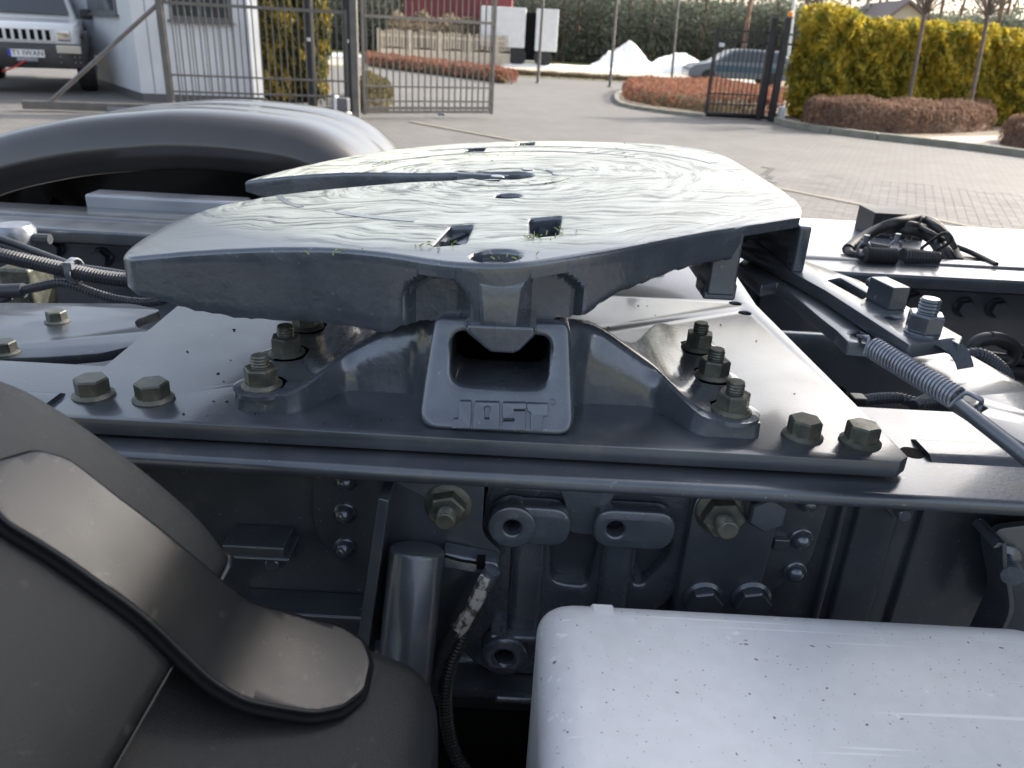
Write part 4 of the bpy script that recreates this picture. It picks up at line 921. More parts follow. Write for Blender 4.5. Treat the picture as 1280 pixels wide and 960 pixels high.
# ------------------------------------------------------------------ foliage helpers
def leaf_mesh(P, size, aspect=2.2, up=.3, seed=0, extra=None):
    r = np.random.default_rng(seed); n_ = len(P); d = r.normal(size=(n_, 3)); d[:, 2] += up*2; d /= np.linalg.norm(d, axis=1)[:, None]
    e = np.cross(d, r.normal(size=(n_, 3))); e /= np.linalg.norm(e, axis=1)[:, None]; s = size*r.uniform(.6, 1.4, n_)[:, None]
    a = d*s*.5*aspect; c = e*s*.5
    V = np.stack([P-a*.9-c*.5, P-a*.2+c, P+a, P-a*.2-c], 1).reshape(-1, 3)
    Fc = np.arange(n_*4).reshape(-1, 4); vs, fs = V.tolist(), Fc.tolist()
    if extra: k = len(vs); vs += [tuple(v) for v in extra.v]; fs += [tuple(i+k for i in f) for f in extra.f]
    me = bpy.data.meshes.new('foliage'); me.from_pydata(vs, [], fs); me.update(); return me
def thuja_mesh(h, r, n_, seed):
    g = np.random.default_rng(seed); z = g.uniform(.02, 1, n_); ph = g.uniform(0, 2*np.pi, n_)
    lump = 1+.13*np.sin(ph*3+z*9+seed)+.10*np.sin(ph*7-z*14+seed*2)+.07*np.sin(ph*11+z*31)
    R = r*np.minimum(1, 1.5*(1-z**9)**.6)*lump*(.85+.15*np.minimum(1, z*5)); rr = R*g.uniform(.55, 1.08, n_)**.5
    P = np.stack([rr*np.cos(ph), rr*np.sin(ph), z*h*(1+.05*np.sin(ph*5))], 1)
    core = MB(); core.lathe([(r*.45,0),(r*.62,h*.15),(r*.62,h*.75),(r*.45,h*.90),(r*.05,h*.95)], (0,0,0), (0,0,1), 10)
    return leaf_mesh(P, .045, 2.6, .55, seed, core)
def thuja(x, y, h, r, seed, label, group, me, mt='thuja'):
    t = thing('thuja_tree', label, 'tree', (x, y, 0), group)
    o = part('crown', me, mt, t, Matrix.Translation((x, y, .04)) @ Matrix.Rotation(seed*1.3, 4, 'Z') @ Matrix.Diagonal((r/.5, r/.5, h/2, 1)))
    bb = MB(); bb.cyl((x,y,0),(x,y,h*.5),.05,.03,8); part('trunk', bb, 'bark', t)
TH = [thuja_mesh(2.0, .5, 9000, s) for s in (1, 2, 3)]
for me in TH: me.materials.append(MATS['thuja'])
THD = [thuja_mesh(2.0, .5, 9000, s) for s in (5, 6)]
rg = random.Random(7)
hb0 = gp(1000, 150); hb1 = gp(1290, 146)
ords = ['first thuja of the golden hedge, the tallest, beside the black gate', 'second', 'third', 'fourth', 'fifth', 'sixth', 'seventh', 'eighth', 'ninth', 'tenth', 'eleventh', 'twelfth', 'thirteenth']
A = gp(1012, 150); B = Vector((A.x+7.0, A.y+1.4, 0)); NT = 11
for i in range(NT):
    p = A.lerp(B, i/(NT-1)); top = vp(1000+i*26, (16, 22, 25, 28, 30, 30, 34, 36, 38, 40, 42)[i], A, B).z if i else vp(1018, 10, A, B).z
    lab = ords[0] if i == 0 else 'golden green thuja, %s from the black gate in the tall hedge' % ords[i]
    thuja(p.x, p.y+rg.uniform(-.08,.08), max(1.4, top)*(1.0+rg.uniform(-.02,.03)), (.62 if i == 0 else rg.uniform(.50,.56)), i+3, lab, 'thuja hedge', TH[i % 3])
# thujas behind the sliding gate
for i, (px, hh, lab) in enumerate(((345, 2.5, 'thuja behind the sliding gate, nearest the white building'), (377, 2.6, 'thuja behind the sliding gate, further from the white building'))):
    p = gp(px, 128); thuja(p.x, p.y+.3, hh, .50, i, lab, None, THD[i], 'thuja_dark')

def mound(name, outline, h, n_, size, mt, label, seed, group=None, mt2=None):
    # clipped low hedge: leaves spread through a rounded bank over the outline
    g = np.random.default_rng(seed); O = np.array([(p[0], p[1]) for p in outline]); lo, hi = O.min(0), O.max(0); pts = []
    def inside(q):
        c = False; n2 = len(O)
        for i in range(n2):
            a_, b_ = O[i], O[i-1]
            if (a_[1] > q[1]) != (b_[1] > q[1]) and q[0] < (b_[0]-a_[0])*(q[1]-a_[1])/(b_[1]-a_[1])+a_[0]: c = not c
        return c
    def dist(q):
        d = 9e9
        for i in range(len(O)):
            a_, b_ = O[i], O[i-1]; ab = b_-a_; t = np.clip(np.dot(q-a_, ab)/max(1e-9, np.dot(ab, ab)), 0, 1); d = min(d, np.linalg.norm(a_+ab*t-q))
        return d
    while len(pts) < n_:
        q = g.uniform(lo, hi)
        if not inside(q): continue
        e = min(1, dist(q)/(h*.55)); hh = h*(.35+.65*math.sqrt(1-(1-e)**2))*(1+.06*math.sin(q[0]*5+seed)+.05*math.sin(q[1]*7))
        k = max(1, int(3*(1.6-e)))
        for _ in range(k): pts.append((q[0], q[1], .05+hh*(1-abs(g.normal(0, .12)) if g.random() < .6 else g.uniform(.05, 1))))
    t = thing(name, label, 'hedge', (O[:,0].mean(), O[:,1].mean(), 0), group)
    me = leaf_mesh(np.array(pts), size, 2.8, .7, seed); part('foliage', me, mt, t)
    # woody inside
    bb = MB(); c = O.mean(0); rings = []
    for f, z in ((.93,.04),(.86,h*.5),(.70,h*.78)): rings.append([Vector((*(c+(q-c)*f), z)) for q in O])
    bb.loft(rings); part('stems', bb, mt2 or mt, t)
g2 = [gp(1005,163), gp(1060,168), gp(1130,171), gp(1200,170), gp(1242,166)]
back = [q+Vector((.5, 1.9, 0)) for q in reversed(g2)]
mound('low_hedge', [tuple(q) for q in g2+back], .62, 16000, .030, 'brown_twig', 'long brown clipped hedge in front of the golden thuja hedge', 3)
g3 = [gp(1244,182), gp(1285,190), gp(1360,205)]; back = [q+Vector((.9,1.1,0)) for q in reversed(g3)]
mound('low_hedge', [tuple(q) for q in g3+back], .55, 6000, .028, 'brown_twig', 'brown hedge mound at the right edge of the picture', 5)
g4 = [gp(784,113), gp(776,121), gp(782,129), gp(815,136), gp(885,145), gp(960,149), gp(985,130), gp(900,113)]
mound('low_hedge', [tuple(q) for q in g4], .42, 14000, .035, 'red_twig', 'reddish clipped hedge on the island left of the black gate', 6, mt2='green_twig')
g5 = [gp(455,82), gp(520,91), gp(580,98), gp(640,106), gp(648,102), gp(590,92), gp(520,83), gp(455,75)]
mound('low_hedge', [tuple(q) for q in g5], .38, 9000, .05, 'red_twig', 'red brown low hedge seen through the open grey gate leaf', 8, mt2='green_twig')
g6 = [gp(452,142), gp(488,141), gp(492,130), gp(470,118), gp(450,118)]
mound('low_hedge', [tuple(q) for q in g6], .5, 2500, .04, 'green_twig', 'small dark shrub at the foot of the grey gate post', 9)
g7 = [(gp(600,100).x, RD0-1.3), (gp(880,110).x, RD0-1.3), (gp(880,110).x, RD0-.9), (gp(600,100).x, RD0-.9)]
mound('low_hedge', [tuple(q) for q in g7], .17, 6000, .05, 'dry_twig', 'thin row of dry low shrubs along the road edge', 10)

# globe pruned trees
def globe_tree(base, top, seed, label):
    t = thing('globe_tree', label, 'tree', base, 'globe pruned trees by the hedge'); g = random.Random(seed)
    d = top-base; P = [base+d*k+Vector((g.uniform(-.01,.01), g.uniform(-.01,.01), 0)) for k in (0,.15,.4,.7,.92,1)]
    bb = MB(); bb.tube(P, [.062,.052,.047,.043,.045,.060], 12); part('trunk', bb.mesh('t', 70), 'bark', t)
    bb = MB()
    for i in range(34):
        a_ = g.uniform(0, 6.28); el = g.uniform(.25, 1.45); L = g.uniform(.5,.95); v = Vector((math.cos(a_)*math.cos(el), math.sin(a_)*math.cos(el), math.sin(el)))
        p = top+v*.03; pts = [p, p+v*L*.35+Vector((0,0,.02)), p+v*L*.7+Vector((0,0,.10)), p+v*L+Vector((g.uniform(-.05,.05),g.uniform(-.05,.05),.22))]
        bb.tube(spline(pts, 3), [.017-.0013*k for k in range(10)], 5)
        for _ in range(3):
            q = p+v*L*g.uniform(.3,.9)+Vector((0,0,.06)); bb.tube([q, q+Vector((g.uniform(-.15,.15), g.uniform(-.15,.15), g.uniform(.1,.35)))], [.007,.003], 4)
    part('crown', bb.mesh('c', 70), 'bark', t)
for px0, py0, px1, py1, lab in ((1134,140,1156,16,'slim bare trunk globe tree before the hedge, left of the pair'), (1212,140,1235,20,'slim bare trunk globe tree before the hedge, right of the pair')):
    yb_ = gp(1012,150).y-.75; base = gy(px0, py0, yb_); base.z = 0; top = gy(px1, py1, yb_); globe_tree(base, top, px0, lab)

# ------------------------------------------------------------------ gates and fences
def bar_mesh(w, h, pt=False):
    bb = MB(); bb.box((-w/2,-w/2,0),(w/2,w/2,h)); return bb.mesh('bar')
def leaf(root, A, B, bars, rails, w, mt, zb, ztop_, frame=.05):
    d = (B-A); L = d.length; ang = math.atan2(d.y, d.x); Mr = Matrix.Translation((A.x, A.y, 0)) @ Matrix.Rotation(ang, 4, 'Z')
    me = bar_mesh(w, ztop_-zb); me.materials.append(MATS[mt])
    for i in range(bars):
        x = L*(i+.5)/bars; part('bar', me, mt, root, Mr @ Matrix.Translation((x, 0, zb)))
    for z, hh in rails:
        bb = MB(); bb.box((0,-frame/2-.003,z),(L,frame/2+.003,z+hh)); part('rail', bb, mt, root, Mr)
    for x in (0, L):
        bb = MB(); bb.box((x-frame/2,-frame/2,rails[0][0]-.02),(x+frame/2,frame/2,rails[-1][0]+rails[-1][1]+.02)); part('stile', bb, mt, root, Mr)
    return Mr
# open left leaf
A = gp(456,149); B = gp(614,148); r1 = vp(614,31,A,B).z; r0 = vp(614,111,A,B).z
LG = thing('gate_leaf', 'grey barred gate leaf beside the tall grey post, standing open', 'gate', A)
leaf(LG, A, B, 21, ((.10,.05),(.17,.05),(vp(614,128,A,B).z,.03),(r0,.03),(r1,.05),(vp(614,-8,A,B).z,.05)), .022, 'gate_grey', .12, vp(614,-30,A,B).z)
bb = MB(); q = vp(552,143,A,B); bb.box(q+Vector((-.07,-.06,-.02)), q+Vector((.07,-.02,.03))); part('latch', bb, 'steel', LG, bevel=.01)
p = gp(446,151); bb = MB(); bb.box((p.x-.06,p.y-.06,0),(p.x+.06,p.y+.06,2.3)); t = thing('gate_post', 'tall square grey gate post next to the motor box', 'post', p); part('shaft', bb, 'gate_grey', t, bevel=.008); bb = MB(); bb.box((p.x-.07,p.y-.07,2.3),(p.x+.07,p.y+.07,2.33)); part('cap', bb, 'gate_grey', t)
p = gp(430,152); t = thing('gate_motor', 'small grey and white gate motor box beside the tall post', 'motor', p)
bb = MB(); bb.box((p.x-.12,p.y-.10,.17),(p.x+.10,p.y+.12,.40)); part('housing', bb, 'window_frame', t, bevel=.03); bb = MB(); bb.box((p.x-.15,p.y-.11,0),(p.x-.09,p.y+.13,.43)); bb.box((p.x-.10,p.y-.11,0),(p.x+.11,p.y+.13,.165)); part('base', bb, 'white_paint', t, bevel=.02)
# cantilever sliding gate on the left
A = gp(30,139); B = gp(436,150); SG = thing('sliding_gate', 'long grey cantilever sliding gate with diagonal brace on the left', 'gate', A)
P0 = vp(214,128,A,B); bl = Vector((P0.x,P0.y,0))
zr = lambda py, px=330: vp(px, py, A, B).z
leaf(SG, bl, Vector((B.x,B.y,0)), 28, ((zr(136),.06),(zr(119),.03),(zr(99),.03),(zr(12),.05)), .022, 'gate_grey', zr(130), 2.25)
d = (B-A); ang = math.atan2(d.y, d.x); Mr = Matrix.Translation((A.x,A.y,0)) @ Matrix.Rotation(ang,4,'Z'); bb = MB(); bb.box((0,-.05,.04),((bl-A).length+.02,.05,.17)); part('tail_beam', bb, 'gate_grey', SG, Mr, bevel=.01)
bb = MB(); bb.box(((bl-A).length-1.0,-.075,.06),((bl-A).length-.15,-.052,.11)); part('guide_rail', bb, 'steel', SG, Mr)
b0 = vp(62,128,A,B); b1 = vp(203,0,A,B); bb = MB(); bb.tube([b0, b1, b1+(b1-b0)*.15], .034, 8); part('brace', bb, 'gate_grey', SG)
bb = MB(); bb.box((bl.x-.05,bl.y-.05,.05),(bl.x+.05,bl.y+.05,2.25)); part('stile', bb, 'gate_grey', SG)
for px, lab in ((386,'dark square post behind the sliding gate, left of two'), (433,'dark square post behind the sliding gate, right of two')):
    p = gp(px,142)+Vector((0,.35,0)); bb = MB(); bb.box((p.x-.07,p.y-.07,0),(p.x+.07,p.y+.07,2.4)); t = thing('gate_post', lab, 'post', p); part('shaft', bb, 'gate_black', t, bevel=.008)
    bb = MB(); bb.box((p.x-.03,p.y-.10,1.25),(p.x+.03,p.y-.07,1.31)); part('sensor', bb, 'white_paint', t)
# black leaf on the right with two posts
A = gp(881,147); B = gp(952,150); BG = thing('gate_leaf', 'black barred gate leaf left of the golden thuja hedge', 'gate', A)
zz = lambda py: vp(885,py,A,B).z
leaf(BG, A, B, 13, ((.07,.06),(zz(130),.03),(zz(117),.03),(zz(51),.04),(zz(38),.04)), .02, 'gate_black', .1, zz(27))
bb = MB(); q = vp(902,56,A,B); bb.box(q+Vector((-.06,-.05,-.04)), q+Vector((.06,-.02,.04))); part('sign_plate', bb, 'white_paint', BG)
for px, py, top, lab in ((947,150,22,'black gate post, left of the pair by the hedge'), (963,152,22,'black gate post carrying the orange lamp')):
    p = gp(px,py); zt_ = gy(px+14,top,p.y).z; bb = MB(); bb.box((p.x-.065,p.y-.065,0),(p.x+.065,p.y+.065,zt_)); t = thing('gate_post', lab, 'post', p); part('shaft', bb, 'gate_black', t, bevel=.008)
    bb = MB(); bb.box((p.x-.08,p.y-.08,zt_),(p.x+.08,p.y+.08,zt_+.025)); part('cap', bb, 'window_frame', t)
p2 = p+Vector((.03,0,0)); bb = MB(); bb.lathe([(.05,0),(.06,.01),(.06,.06),(.045,.10),(.01,.12)], (p2.x,p2.y,zt_+.025), (0,0,1), 16); solo('warning_lamp', bb, 'orange', 'round orange warning lamp on top of the black gate post', 'lamp')
p = gp(974,152); bb = MB(); bb.box((p.x-.05,p.y-.06,0),(p.x+.10,p.y+.10,.33)); t = thing('gate_motor', 'narrow pale motor box between black post and hedge', 'motor', p); part('housing', bb, 'white_paint', t, bevel=.02)
FA = B+Vector((.25,.05,0)); FB = gp(1000,140)
FN = thing('fence_panel', 'black barred fence panel between gate posts and hedge', 'fence', FA); leaf(FN, FA, FB, 6, ((.1,.04),(zz(130),.03),(zz(51),.04),(zz(38),.04)), .02, 'gate_black', .1, zz(27))
# poles
for k, (px, py, pt, r, mt, lab) in enumerate(((672,104,679,.055,'gate_grey','thin grey pole in front of the white lorry box'), (762,109,771,.055,'gate_grey','thin grey pole in front of the tall snow heap'), (839,104,848,.055,'gate_grey','thin grey pole in front of the low snow heap'), (983,96,993,.11,'white_paint','white lamp column behind the black gate posts'))):
    p = gp(px,py); top = gy(pt,0,p.y); dv = top-p; bb = MB(); bb.tube([p, top, p+dv*2.6], [r,r*.9,r*.6], 10); t = thing('pole', lab, 'pole', p); part('shaft', bb.mesh('p', 60), mt, t)
    bb = MB(); bb.lathe([(r*2,0),(r*2,.02),(r*1.1,.05)], p, (0,0,1), 10); part('base', bb, mt, t)

# concrete panel fence behind the left leaf
A = gp(455,79)+Vector((0,4,0)); B = gp(652,85)+Vector((0,3,0)); d = B-A; L = d.length; ang = math.atan2(d.y,d.x); Mr = Matrix.Translation((A.x,A.y,0)) @ Matrix.Rotation(ang,4,'Z')
CF = thing('concrete_fence', 'beige concrete picket panel fence behind the grey gate leaf', 'fence', A); NP = 5; pw = L/NP; H = vp(560,42,A,B).z
for i in range(NP+1):
    bb = MB(); bb.box((i*pw-.08,-.08,0),(i*pw+.08,.08,H+.08)); part('post', bb, 'concrete', CF, Mr)
pk = MB(); pk.box((-.04,-.03,H*.42),(.04,.03,H-.03)); pkm = pk.mesh('picket'); pkm.materials.append(MATS['concrete'])
for i in range(NP):
    bb = MB(); bb.box((i*pw+.08,-.04,.02),((i+1)*pw-.08,.04,H*.42)); part('base_panel', bb, 'concrete', CF, Mr)
    bb = MB(); bb.box((i*pw+.08,-.035,H*.82),((i+1)*pw-.08,.035,H*.88)); part('cross_bar', bb, 'concrete', CF, Mr)
    m_ = int((pw-.2)/.15)
    for k in range(m_):
        u = (k+.5)/m_; part('picket', pkm, 'concrete', CF, Mr @ Matrix.Translation((i*pw+.1+(pw-.2)*u, 0, .10*math.sin(math.pi*u))))

o0 = A+Vector((0,1.2,0)); o1 = B+Vector((-1.0,1.2,0)); gth = [o0, o0.lerp(o1,.5), o1, o1+Vector((0,1.6,0)), o0.lerp(o1,.5)+Vector((0,1.6,0)), o0+Vector((0,1.6,0))]
mound('thicket', [tuple(q) for q in gth], 2.35, 12000, .12, 'dry_twig', 'ragged brown thicket behind the beige concrete fence', 12)
# ------------------------------------------------------------------ vehicles
def text_mesh(s, size, mt):
    c = bpy.data.curves.new('t', 'FONT'); c.body = s; c.size = size; c.align_x = 'CENTER'; c.align_y = 'CENTER'; c.extrude = .001
    o = bpy.data.objects.new('t', c); COL.objects.link(o); bpy.context.view_layer.update(); me = bpy.data.meshes.new_from_object(o.evaluated_get(bpy.context.evaluated_depsgraph_get())); bpy.data.objects.remove(o); me.materials.clear(); me.materials.append(MATS[mt]); return me
p = gp(44,116); JW = .92
J = thing('off_road_car', 'white off road car with slotted grille and winch bumper at the left edge', 'car', p)
JM = Matrix.Translation((p.x,p.y,0)) @ Matrix.Rotation(math.radians(27),4,'Z') @ Matrix.Scale(1.14,4)      # local: -y is the front
def ring_(y, hw, z0, z1, rr=.06): return [Vector((x, y, z)) for x, z in rpoly([(-hw,z0),(hw,z0),(hw,z1),(-hw,z1)], rr, 3)]
bb = MB(); bb.loft([ring_(-.02,.74,.70,1.02), ring_(.03,.80,.66,1.10), ring_(.35,.85,.62,1.15), ring_(1.0,.88,.60,1.19), ring_(1.5,.90,.55,1.22), ring_(4.2,.90,.55,1.2), ring_(4.4,.86,.6,1.1)]); part('body', bb.mesh('j', 50), 'car_white', J, JM)
bb = MB(); bb.loft([[Vector((x, y, z)) for x, y, z in ((-.82,1.35,1.2),(.82,1.35,1.2),(.82,4.3,1.2),(-.82,4.3,1.2))], [Vector((x, y, z)) for x, y, z in ((-.64,2.0,1.78),(.64,2.0,1.78),(.66,4.1,1.78),(-.66,4.1,1.78))]]); part('cabin', bb, 'car_white', J, JM, bevel=.05)
bb = MB(); bb.add([(-.70,1.40,1.28),(.70,1.40,1.28),(.60,1.93,1.72),(-.60,1.93,1.72)], [(0,1,2,3)]); part('windscreen', bb, 'glass', J, JM @ Matrix.Translation((0,-.03,.01)))
for s in (-1, 1):
    for y_ in (.62, 3.5):
        bb = MB(); bb.lathe([(.22,-.14),(.36,-.15),(.40,-.12),(.41,0),(.40,.12),(.36,.15),(.22,.14)], (s*.86,y_,.41), (1,0,0), 28); wh = part('wheel', bb, 'rubber', J, JM)
        bb = MB(); bb.lathe([(.22,0),(.20,.02),(.08,.03),(.02,.05)], (s*1.0,y_,.41), (s,0,0), 18); part('rim', bb, 'steel', wh, JM)
    bb = MB(); bb.box((s*.60-.11,-.045,.86),(s*.60+.11,.06,1.04)); part('headlight', bb, 'chrome', J, JM, bevel=.03)
    bb = MB(); bb.tube([(s*.88,.15,.66),(s*.94,.30,.90),(s*.95,.62,.98),(s*.94,.95,.90),(s*.9,1.1,.66)], .06, 8); part('wheel_arch', bb.mesh('w', 60), 'dark_plastic', J, JM)
    bb = MB(); bb.box((s*.98-.10,1.55,1.22),(s*.98+.10,1.70,1.40)); part('mirror', bb, 'dark_plastic', J, JM, bevel=.04)
bb = MB(); bb.box((-.46,-.035,.84),(.46,.0,1.06)); gr = part('grille', bb, 'car_white', J, JM, bevel=.02)
for i in range(7):
    bb = MB(); x = (i-3)*.118; bb.box((x-.034,-.042,.87),(x+.034,-.030,1.03)); part('grille_slot', bb, 'black', gr, JM)
bb = MB(); bb.loft([ring_(-.30,.62,.44,.74,.05), ring_(-.20,.86,.42,.80,.05), ring_(-.02,.93,.46,.82,.05)]); bp_ = part('bumper', bb.mesh('b', 40), 'dark_plastic', J, JM)
bb = MB(); bb.box((.46,-.315,.67),(.84,-.18,.80)); part('bumper_corner', bb, 'cream', J, JM, bevel=.02)
rb = MB()
for i in range(10): rb.lathe([(.014,0),(.012,.008)], (.50+.075*(i % 5), -.30+.012*(i % 5), .62-.09*(i//5)), (0.2,-1,0), 8)
part('bumper_stud', rb, 'steel', J, JM)
bb = MB(); bb.box((-.27,-.325,.60),(.27,-.305,.72)); npl = part('number_plate', bb, 'plate_white', J, JM)
bb = MB(); bb.box((-.27,-.328,.60),(-.225,-.3255,.72)); part('country_band', bb, 'plate_blue', npl, JM)
part('registration', text_mesh('T1 IWAN', .115, 'black'), 'black', npl, JM @ Matrix.Translation((.02,-.327,.66)) @ XZ)
bb = MB(); bb.box((-.16,-.34,.52),(.16,-.305,.59)); part('winch_fairlead', bb, 'steel', J, JM, bevel=.02)
bb = MB(); bb.tube([(-.02,-.34,.55),(-.20,-.36,.44),(-.40,-.33,.36)], .014, 6); part('winch_rope', bb, 'red', J, JM)

def car_side(root, prof, hw, mt, M, glass, wheels, wr):
    bb = MB(); n_ = len(prof); bb.loft([[Vector((x, s*hw*(1-.13*max(0,(z-.85)/.65)), z)) for x, z in prof] for s in (-1,1)]); part('body', bb, mt, root, M, bevel=.05)
    for g_ in glass:
        for s in (-1, 1):
            bb = MB(); bb.add([(x, s*(hw*(1-.13*max(0,(z-.85)/.65))+.006), z) for x, z in g_], [tuple(range(len(g_)))]); part('window', bb, 'glass', root, M)
    for x in wheels:
        for s in (-1, 1):
            bb = MB(); bb.lathe([(.17,-.10),(wr,-.10),(wr,.10),(.17,.11),(.02,.11)], (x,s*(hw-.08),wr), (0,s,0), 24); part('wheel', bb, 'rubber', root, M)
pf = gp(850,104)
CAR = thing('estate_car', 'blue grey estate car on the road behind the black gate leaf', 'car', (pf.x+2.2,RD0+.6,0))
sc = RD0+.9; x0 = gy(853,112,sc).x
prof = [(0,.35),(.02,.62),(.25,.78),(1.0,.92),(1.75,1.40),(2.2,1.47),(3.7,1.45),(4.4,1.05),(4.5,.6),(4.48,.32),(.1,.28)]
car_side(CAR, prof, .88, 'car_grey', Matrix.Translation((x0,sc,0)), ([(1.25,.95),(1.85,1.34),(2.35,1.38),(2.35,.97)],[(2.42,.97),(2.42,1.38),(3.3,1.37),(3.3,.98)],[(3.36,.98),(3.36,1.37),(3.65,1.35),(4.1,1.02)]), (.85,3.6), .31)
bb = MB(); bb.box((1.1,-.895,.55),(4.3,-.882,.80)); part('door_panel', bb, 'car_blue', CAR, Matrix.Translation((x0,sc,0)))
# white lorry box bodies and red trailer
yl = 46.0
a = gy(600,66,yl); c = gy(658,10,yl); e = gy(668,66,yl); f_ = gy(699,12,yl)
LT = thing('lorry', 'white box lorry parked beyond the concrete fence', 'lorry', (a.x,yl,0))
bb = MB(); bb.box((a.x,yl,.9),(c.x,yl+2.4,c.z)); part('box_body', bb, 'white_paint', LT, bevel=.04)
bb = MB(); bb.box((e.x,yl,.8),(f_.x,yl+2.4,f_.z)); part('box_body', bb, 'white_paint', LT, bevel=.04)
bb = MB(); bb.box((c.x-.3,yl+.3,.3),(e.x+.3,yl+2.2,c.z-.2)); part('cab', bb, 'black', LT, bevel=.05)  # added black box painting the dark gap between the bodies, no real cab
bb = MB(); bb.box((a.x,yl+.5,.6),(f_.x,yl+2,.9)); part('underframe', bb, 'black', LT)
for x in (a.x+.8, a.x+2.0, f_.x-.7):
    bb = MB(); bb.lathe([(.2,-.14),(.5,-.14),(.5,.14),(.2,.14)], (x,yl+.2,.5), (0,1,0), 20); part('wheel', bb, 'rubber', LT)
yr = yl+3; a = gy(505,40,yr); c = gy(640,4,yr)
RT = thing('lorry_trailer', 'red curtain sided trailer behind the concrete fence', 'trailer', (a.x,yr,0)); bb = MB(); bb.box((a.x,yr,1.0),(c.x,yr+2.4,c.z+.3)); part('curtain_side', bb, 'red_tarp', RT, bevel=.03)
bb = MB(); bb.box((a.x,yr+.4,.6),(c.x,yr+2,1.0)); part('underframe', bb, 'black', RT)
for x in (a.x+1, c.x-2.2, c.x-1):
    bb = MB(); bb.lathe([(.2,-.14),(.5,-.14),(.5,.14),(.2,.14)], (x,yr+.2,.5), (0,1,0), 20); part('wheel', bb, 'rubber', RT)

# ------------------------------------------------------------------ white building
C0 = gp(171,128)+Vector((0,.25,0)); C1 = gp(326,133)+Vector((0,.25,0)); dR = (C1-C0); dL = (gp(96,100)-gp(171,128))
HS = thing('site_building', 'white panelled building behind the sliding gate', 'building', C0); Hh = 3.2
def wall_quad(a_, b_, z0, z1, t):
    d_ = (b_-a_).normalized(); n_ = Vector((-d_.y,d_.x,0))*t; bb = MB(); vs = [a_,b_,b_+n_,a_+n_]
    bb.add([(*v.to_2d(),z0) for v in vs]+[(*v.to_2d(),z1) for v in vs], [(3,2,1,0),(4,5,6,7),(0,1,5,4),(1,2,6,5),(2,3,7,6),(3,0,4,7)]); return bb
part('wall', wall_quad(C0, C1, .15, Hh, .2), 'house_wall', HS); part('wall', wall_quad(C0+dL, C0, .15, Hh, .2), 'house_wall', HS)
part('wall', wall_quad(C1, C1+dL, .15, Hh, .2), 'house_wall', HS); part('wall', wall_quad(C1+dL, C0+dL, .15, Hh, .2), 'house_wall', HS)
bb = MB(); ce = [C0+Vector((-.1,-.1,0)), C1+Vector((.1,-.1,0)), C1+dL+Vector((.1,.1,0)), C0+dL+Vector((-.1,.1,0))]; bb.add([(*v.to_2d(),Hh) for v in ce]+[(*v.to_2d(),Hh+.15) for v in ce], [(3,2,1,0),(4,5,6,7),(0,1,5,4),(1,2,6,5),(2,3,7,6),(3,0,4,7)]); part('roof', bb, 'window_frame', HS)
part('plinth', wall_quad(C0+Vector((.02,.02,0)), C1+Vector((-.02,.02,0)), 0, .15, .15), 'window_frame', HS); part('plinth', wall_quad(C0+dL, C0+Vector((.02,.02,0)), 0, .15, .15), 'window_frame', HS)
nR = Vector((dR.y,-dR.x,0)).normalized(); dRn = dR.normalized()
for i in range(1, 9):
    q = C0+dR*(i/9); part('panel_joint', wall_quad(q-dRn*.006+nR*.004, q+dRn*.006+nR*.004, .16, Hh-.02, .01), 'window_frame', HS)
def window(a_, b_, z0, z1, nn):
    w_ = part('window', wall_quad(a_+nn*.03, b_+nn*.03, z0, z1, .06), 'window_frame', HS); d_ = (b_-a_)
    part('pane', wall_quad(a_+d_*.06+nn*.036, a_+d_*.48+nn*.036, z0+.07, z1-.07, .02), 'glass', w_); part('pane', wall_quad(a_+d_*.52+nn*.036, a_+d_*.94+nn*.036, z0+.07, z1-.07, .02), 'glass', w_)
    part('sill', wall_quad(a_-d_*.04+nn*.08, b_+d_*.04+nn*.08, z0-.05, z0-.002, .10), 'window_frame', w_)
a_ = vp(213,24,C0,C1); b_ = vp(290,27,C0,C1); window(Vector((a_.x,a_.y,0)), Vector((b_.x,b_.y,0)), a_.z, a_.z+1.0, nR)
nL = Vector((-dL.y,dL.x,0)).normalized(); nL = nL if nL.x < 0 else -nL
a_ = vp(112,16,C0+dL,C0); b_ = vp(147,18,C0+dL,C0); window(Vector((a_.x,a_.y,0)), Vector((b_.x,b_.y,0)), b_.z, b_.z+1.0, nL)

# ------------------------------------------------------------------ snow heaps
def heap(c, rx, ry, h, seed, label, peak=(0,0), pw=1.2):
    from mathutils import noise as mn
    bb = MB(); rows = []; n_ = 44; o_ = Vector((seed*7.3, seed*3.1, 0))
    for j in range(n_+1):
        row = []
        for i in range(n_+1):
            a_, q = 2*i/n_-1, 2*j/n_-1; x, y = c.x+a_*rx*1.25, c.y+q*ry*1.25
            wob = mn.noise(Vector((a_*1.8, q*1.8, 0))+o_)*.22+mn.noise(Vector((a_*5, q*5, 0))+o_)*.10
            k = 1 if (a_ > peak[0]) == (peak[0] >= 0) else 1
            da = (a_*1.25-peak[0])/(1.0-peak[0] if a_*1.25 > peak[0] else 1.0+peak[0]); r = math.hypot(da, q*1.25)+wob
            z = h*max(0, 1-max(0, r))**pw+h*.10*mn.noise(Vector((a_*9, q*9, 0))+o_)+h*.05*mn.noise(Vector((a_*21, q*21, 0))+o_)
            row.append(Vector((x, y, z if r < 1.0 else -.02)))
        rows.append(row)
    bb.sheet(rows); solo('snow_heap', bb.mesh('snow', 75), 'snow', label, 'snow')
yS = RD1+2.5
def at(px, py): return gy(px, py, yS)
c = at(775,92); heap(Vector((c.x,yS,0)), (at(822,90).x-at(732,90).x)/2, 1.8, at(787,48).z+.0, 1, 'tall pointed white snow heap across the road', (.18,0), 1.15)
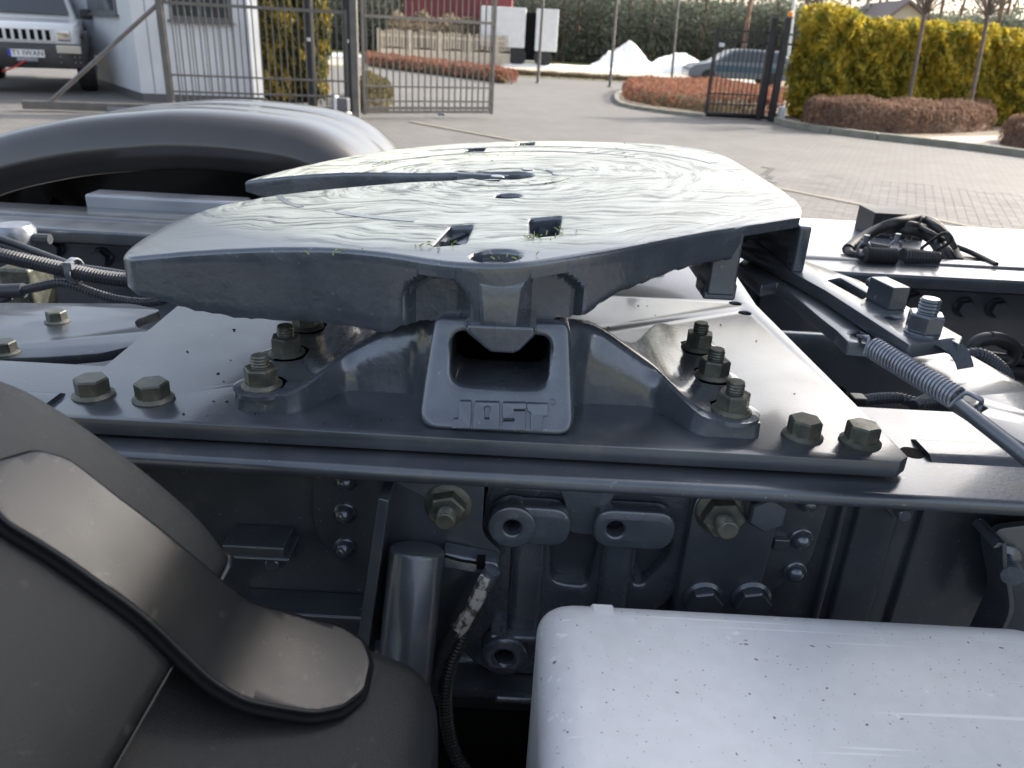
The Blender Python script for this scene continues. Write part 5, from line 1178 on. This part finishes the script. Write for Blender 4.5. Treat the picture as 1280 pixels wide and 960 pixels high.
c = at(850,94); heap(Vector((c.x,yS+.3,0)), (at(900,90).x-at(805,90).x)/2, 1.6, at(850,66).z, 2, 'low rounded white snow heap right of the tall one', (0,0), .65)
c = gp(660,76); heap(Vector((c.x,c.y,0)), 1.6, .8, .35, 3, 'small snow patch in front of the white lorry', (0,0), .7)
# snow verge along the far road edge
bb = MB(); rows = []
for i in range(60):
    x = -40+i*.8; g = random.Random(i); hh = .12+.08*g.random(); rows.append([Vector((x,RD1-.3,0)), Vector((x,RD1+.05+.1*g.random(),hh)), Vector((x,RD1+.6,hh*.8)), Vector((x,RD1+1.2+.3*g.random(),0))])
bb.sheet(rows); struct('snow_verge', bb.mesh('v', 60), 'snow', 'stuff', 'strip of snow along the far edge of the road', 'snow')

# ------------------------------------------------------------------ wood, far house
g = np.random.default_rng(5); N = 320000
X = g.uniform(-46, 60, N); Yd = g.uniform(56, 74, N)
top = 7.5+2.2*np.sin(X*.21)+1.4*np.sin(X*.57+1)+.8*np.sin(X*1.7); top = np.where(X > 22, top*.55, top)
Z = np.where(g.random(N) < .8, g.uniform(0, 4.2, N), top*g.uniform(0, 1, N)**.8)
P = np.stack([X, Yd, Z], 1); keep = (np.sin(X*1.1+Z*.9)+np.sin(X*.43-Z*1.7+2)+g.normal(0,.9,N)) > -2.2; P = P[keep]
me = leaf_mesh(P, .17, 1.8, .1, 5); WD = struct('wood', me, 'forest', 'stuff', 'dark wood of pines beyond the road', 'wood')
bb = MB(); r_ = random.Random(3)
for i in range(150):
    x = r_.uniform(-58,73); y = r_.uniform(55.5,68); bb.tube([(x,y,0),(x+r_.uniform(-.2,.2),y,4),(x+r_.uniform(-.4,.4),y,7)], [.16,.13,.06], 6)
o = bpy.data.objects.new('trunks', bb.mesh('trunks', 60)); o.data.materials.append(MATS['forest_trunk']); COL.objects.link(o); o.parent = WD; o['kind'] = 'stuff'
yh_ = 52; a = gy(1108,40,yh_); c = gy(1160,24,yh_); ap = gy(1134,4,yh_)
HO = thing('far_house', 'small cream gabled house far behind the golden hedge', 'house', (a.x,yh_,0)); bb = MB(); bb.add([(a.x,yh_,0),(c.x,yh_,0),(c.x,yh_,c.z),(ap.x,yh_,ap.z),(a.x,yh_,c.z),(a.x,yh_+6,0),(c.x,yh_+6,0),(c.x,yh_+6,c.z),(ap.x,yh_+6,ap.z),(a.x,yh_+6,c.z)], [(0,1,2,3,4),(9,8,7,6,5),(0,5,6,1),(1,6,7,2),(4,9,5,0)]); part('wall', bb, 'cream', HO)
for s, q in ((-1,a),(1,c)):
    bb = MB(); e = Vector((q.x+s*.5,0,c.z-.35)); bb.add([(ap.x,yh_-.4,ap.z+.02),(e.x,yh_-.4,e.z),(e.x,yh_+6.4,e.z),(ap.x,yh_+6.4,ap.z+.02),(ap.x,yh_-.4,ap.z+.2),(e.x,yh_-.4,e.z+.18),(e.x,yh_+6.4,e.z+.18),(ap.x,yh_+6.4,ap.z+.2)], [(3,2,1,0),(4,5,6,7),(0,1,5,4),(1,2,6,5),(2,3,7,6),(3,0,4,7)]); part('roof', bb, 'roof', HO)
bb = MB(); bb.box((ap.x-.5,yh_-.05,c.z-.9),(ap.x+.5,yh_+.02,c.z-.1)); part('window', bb, 'glass', HO)
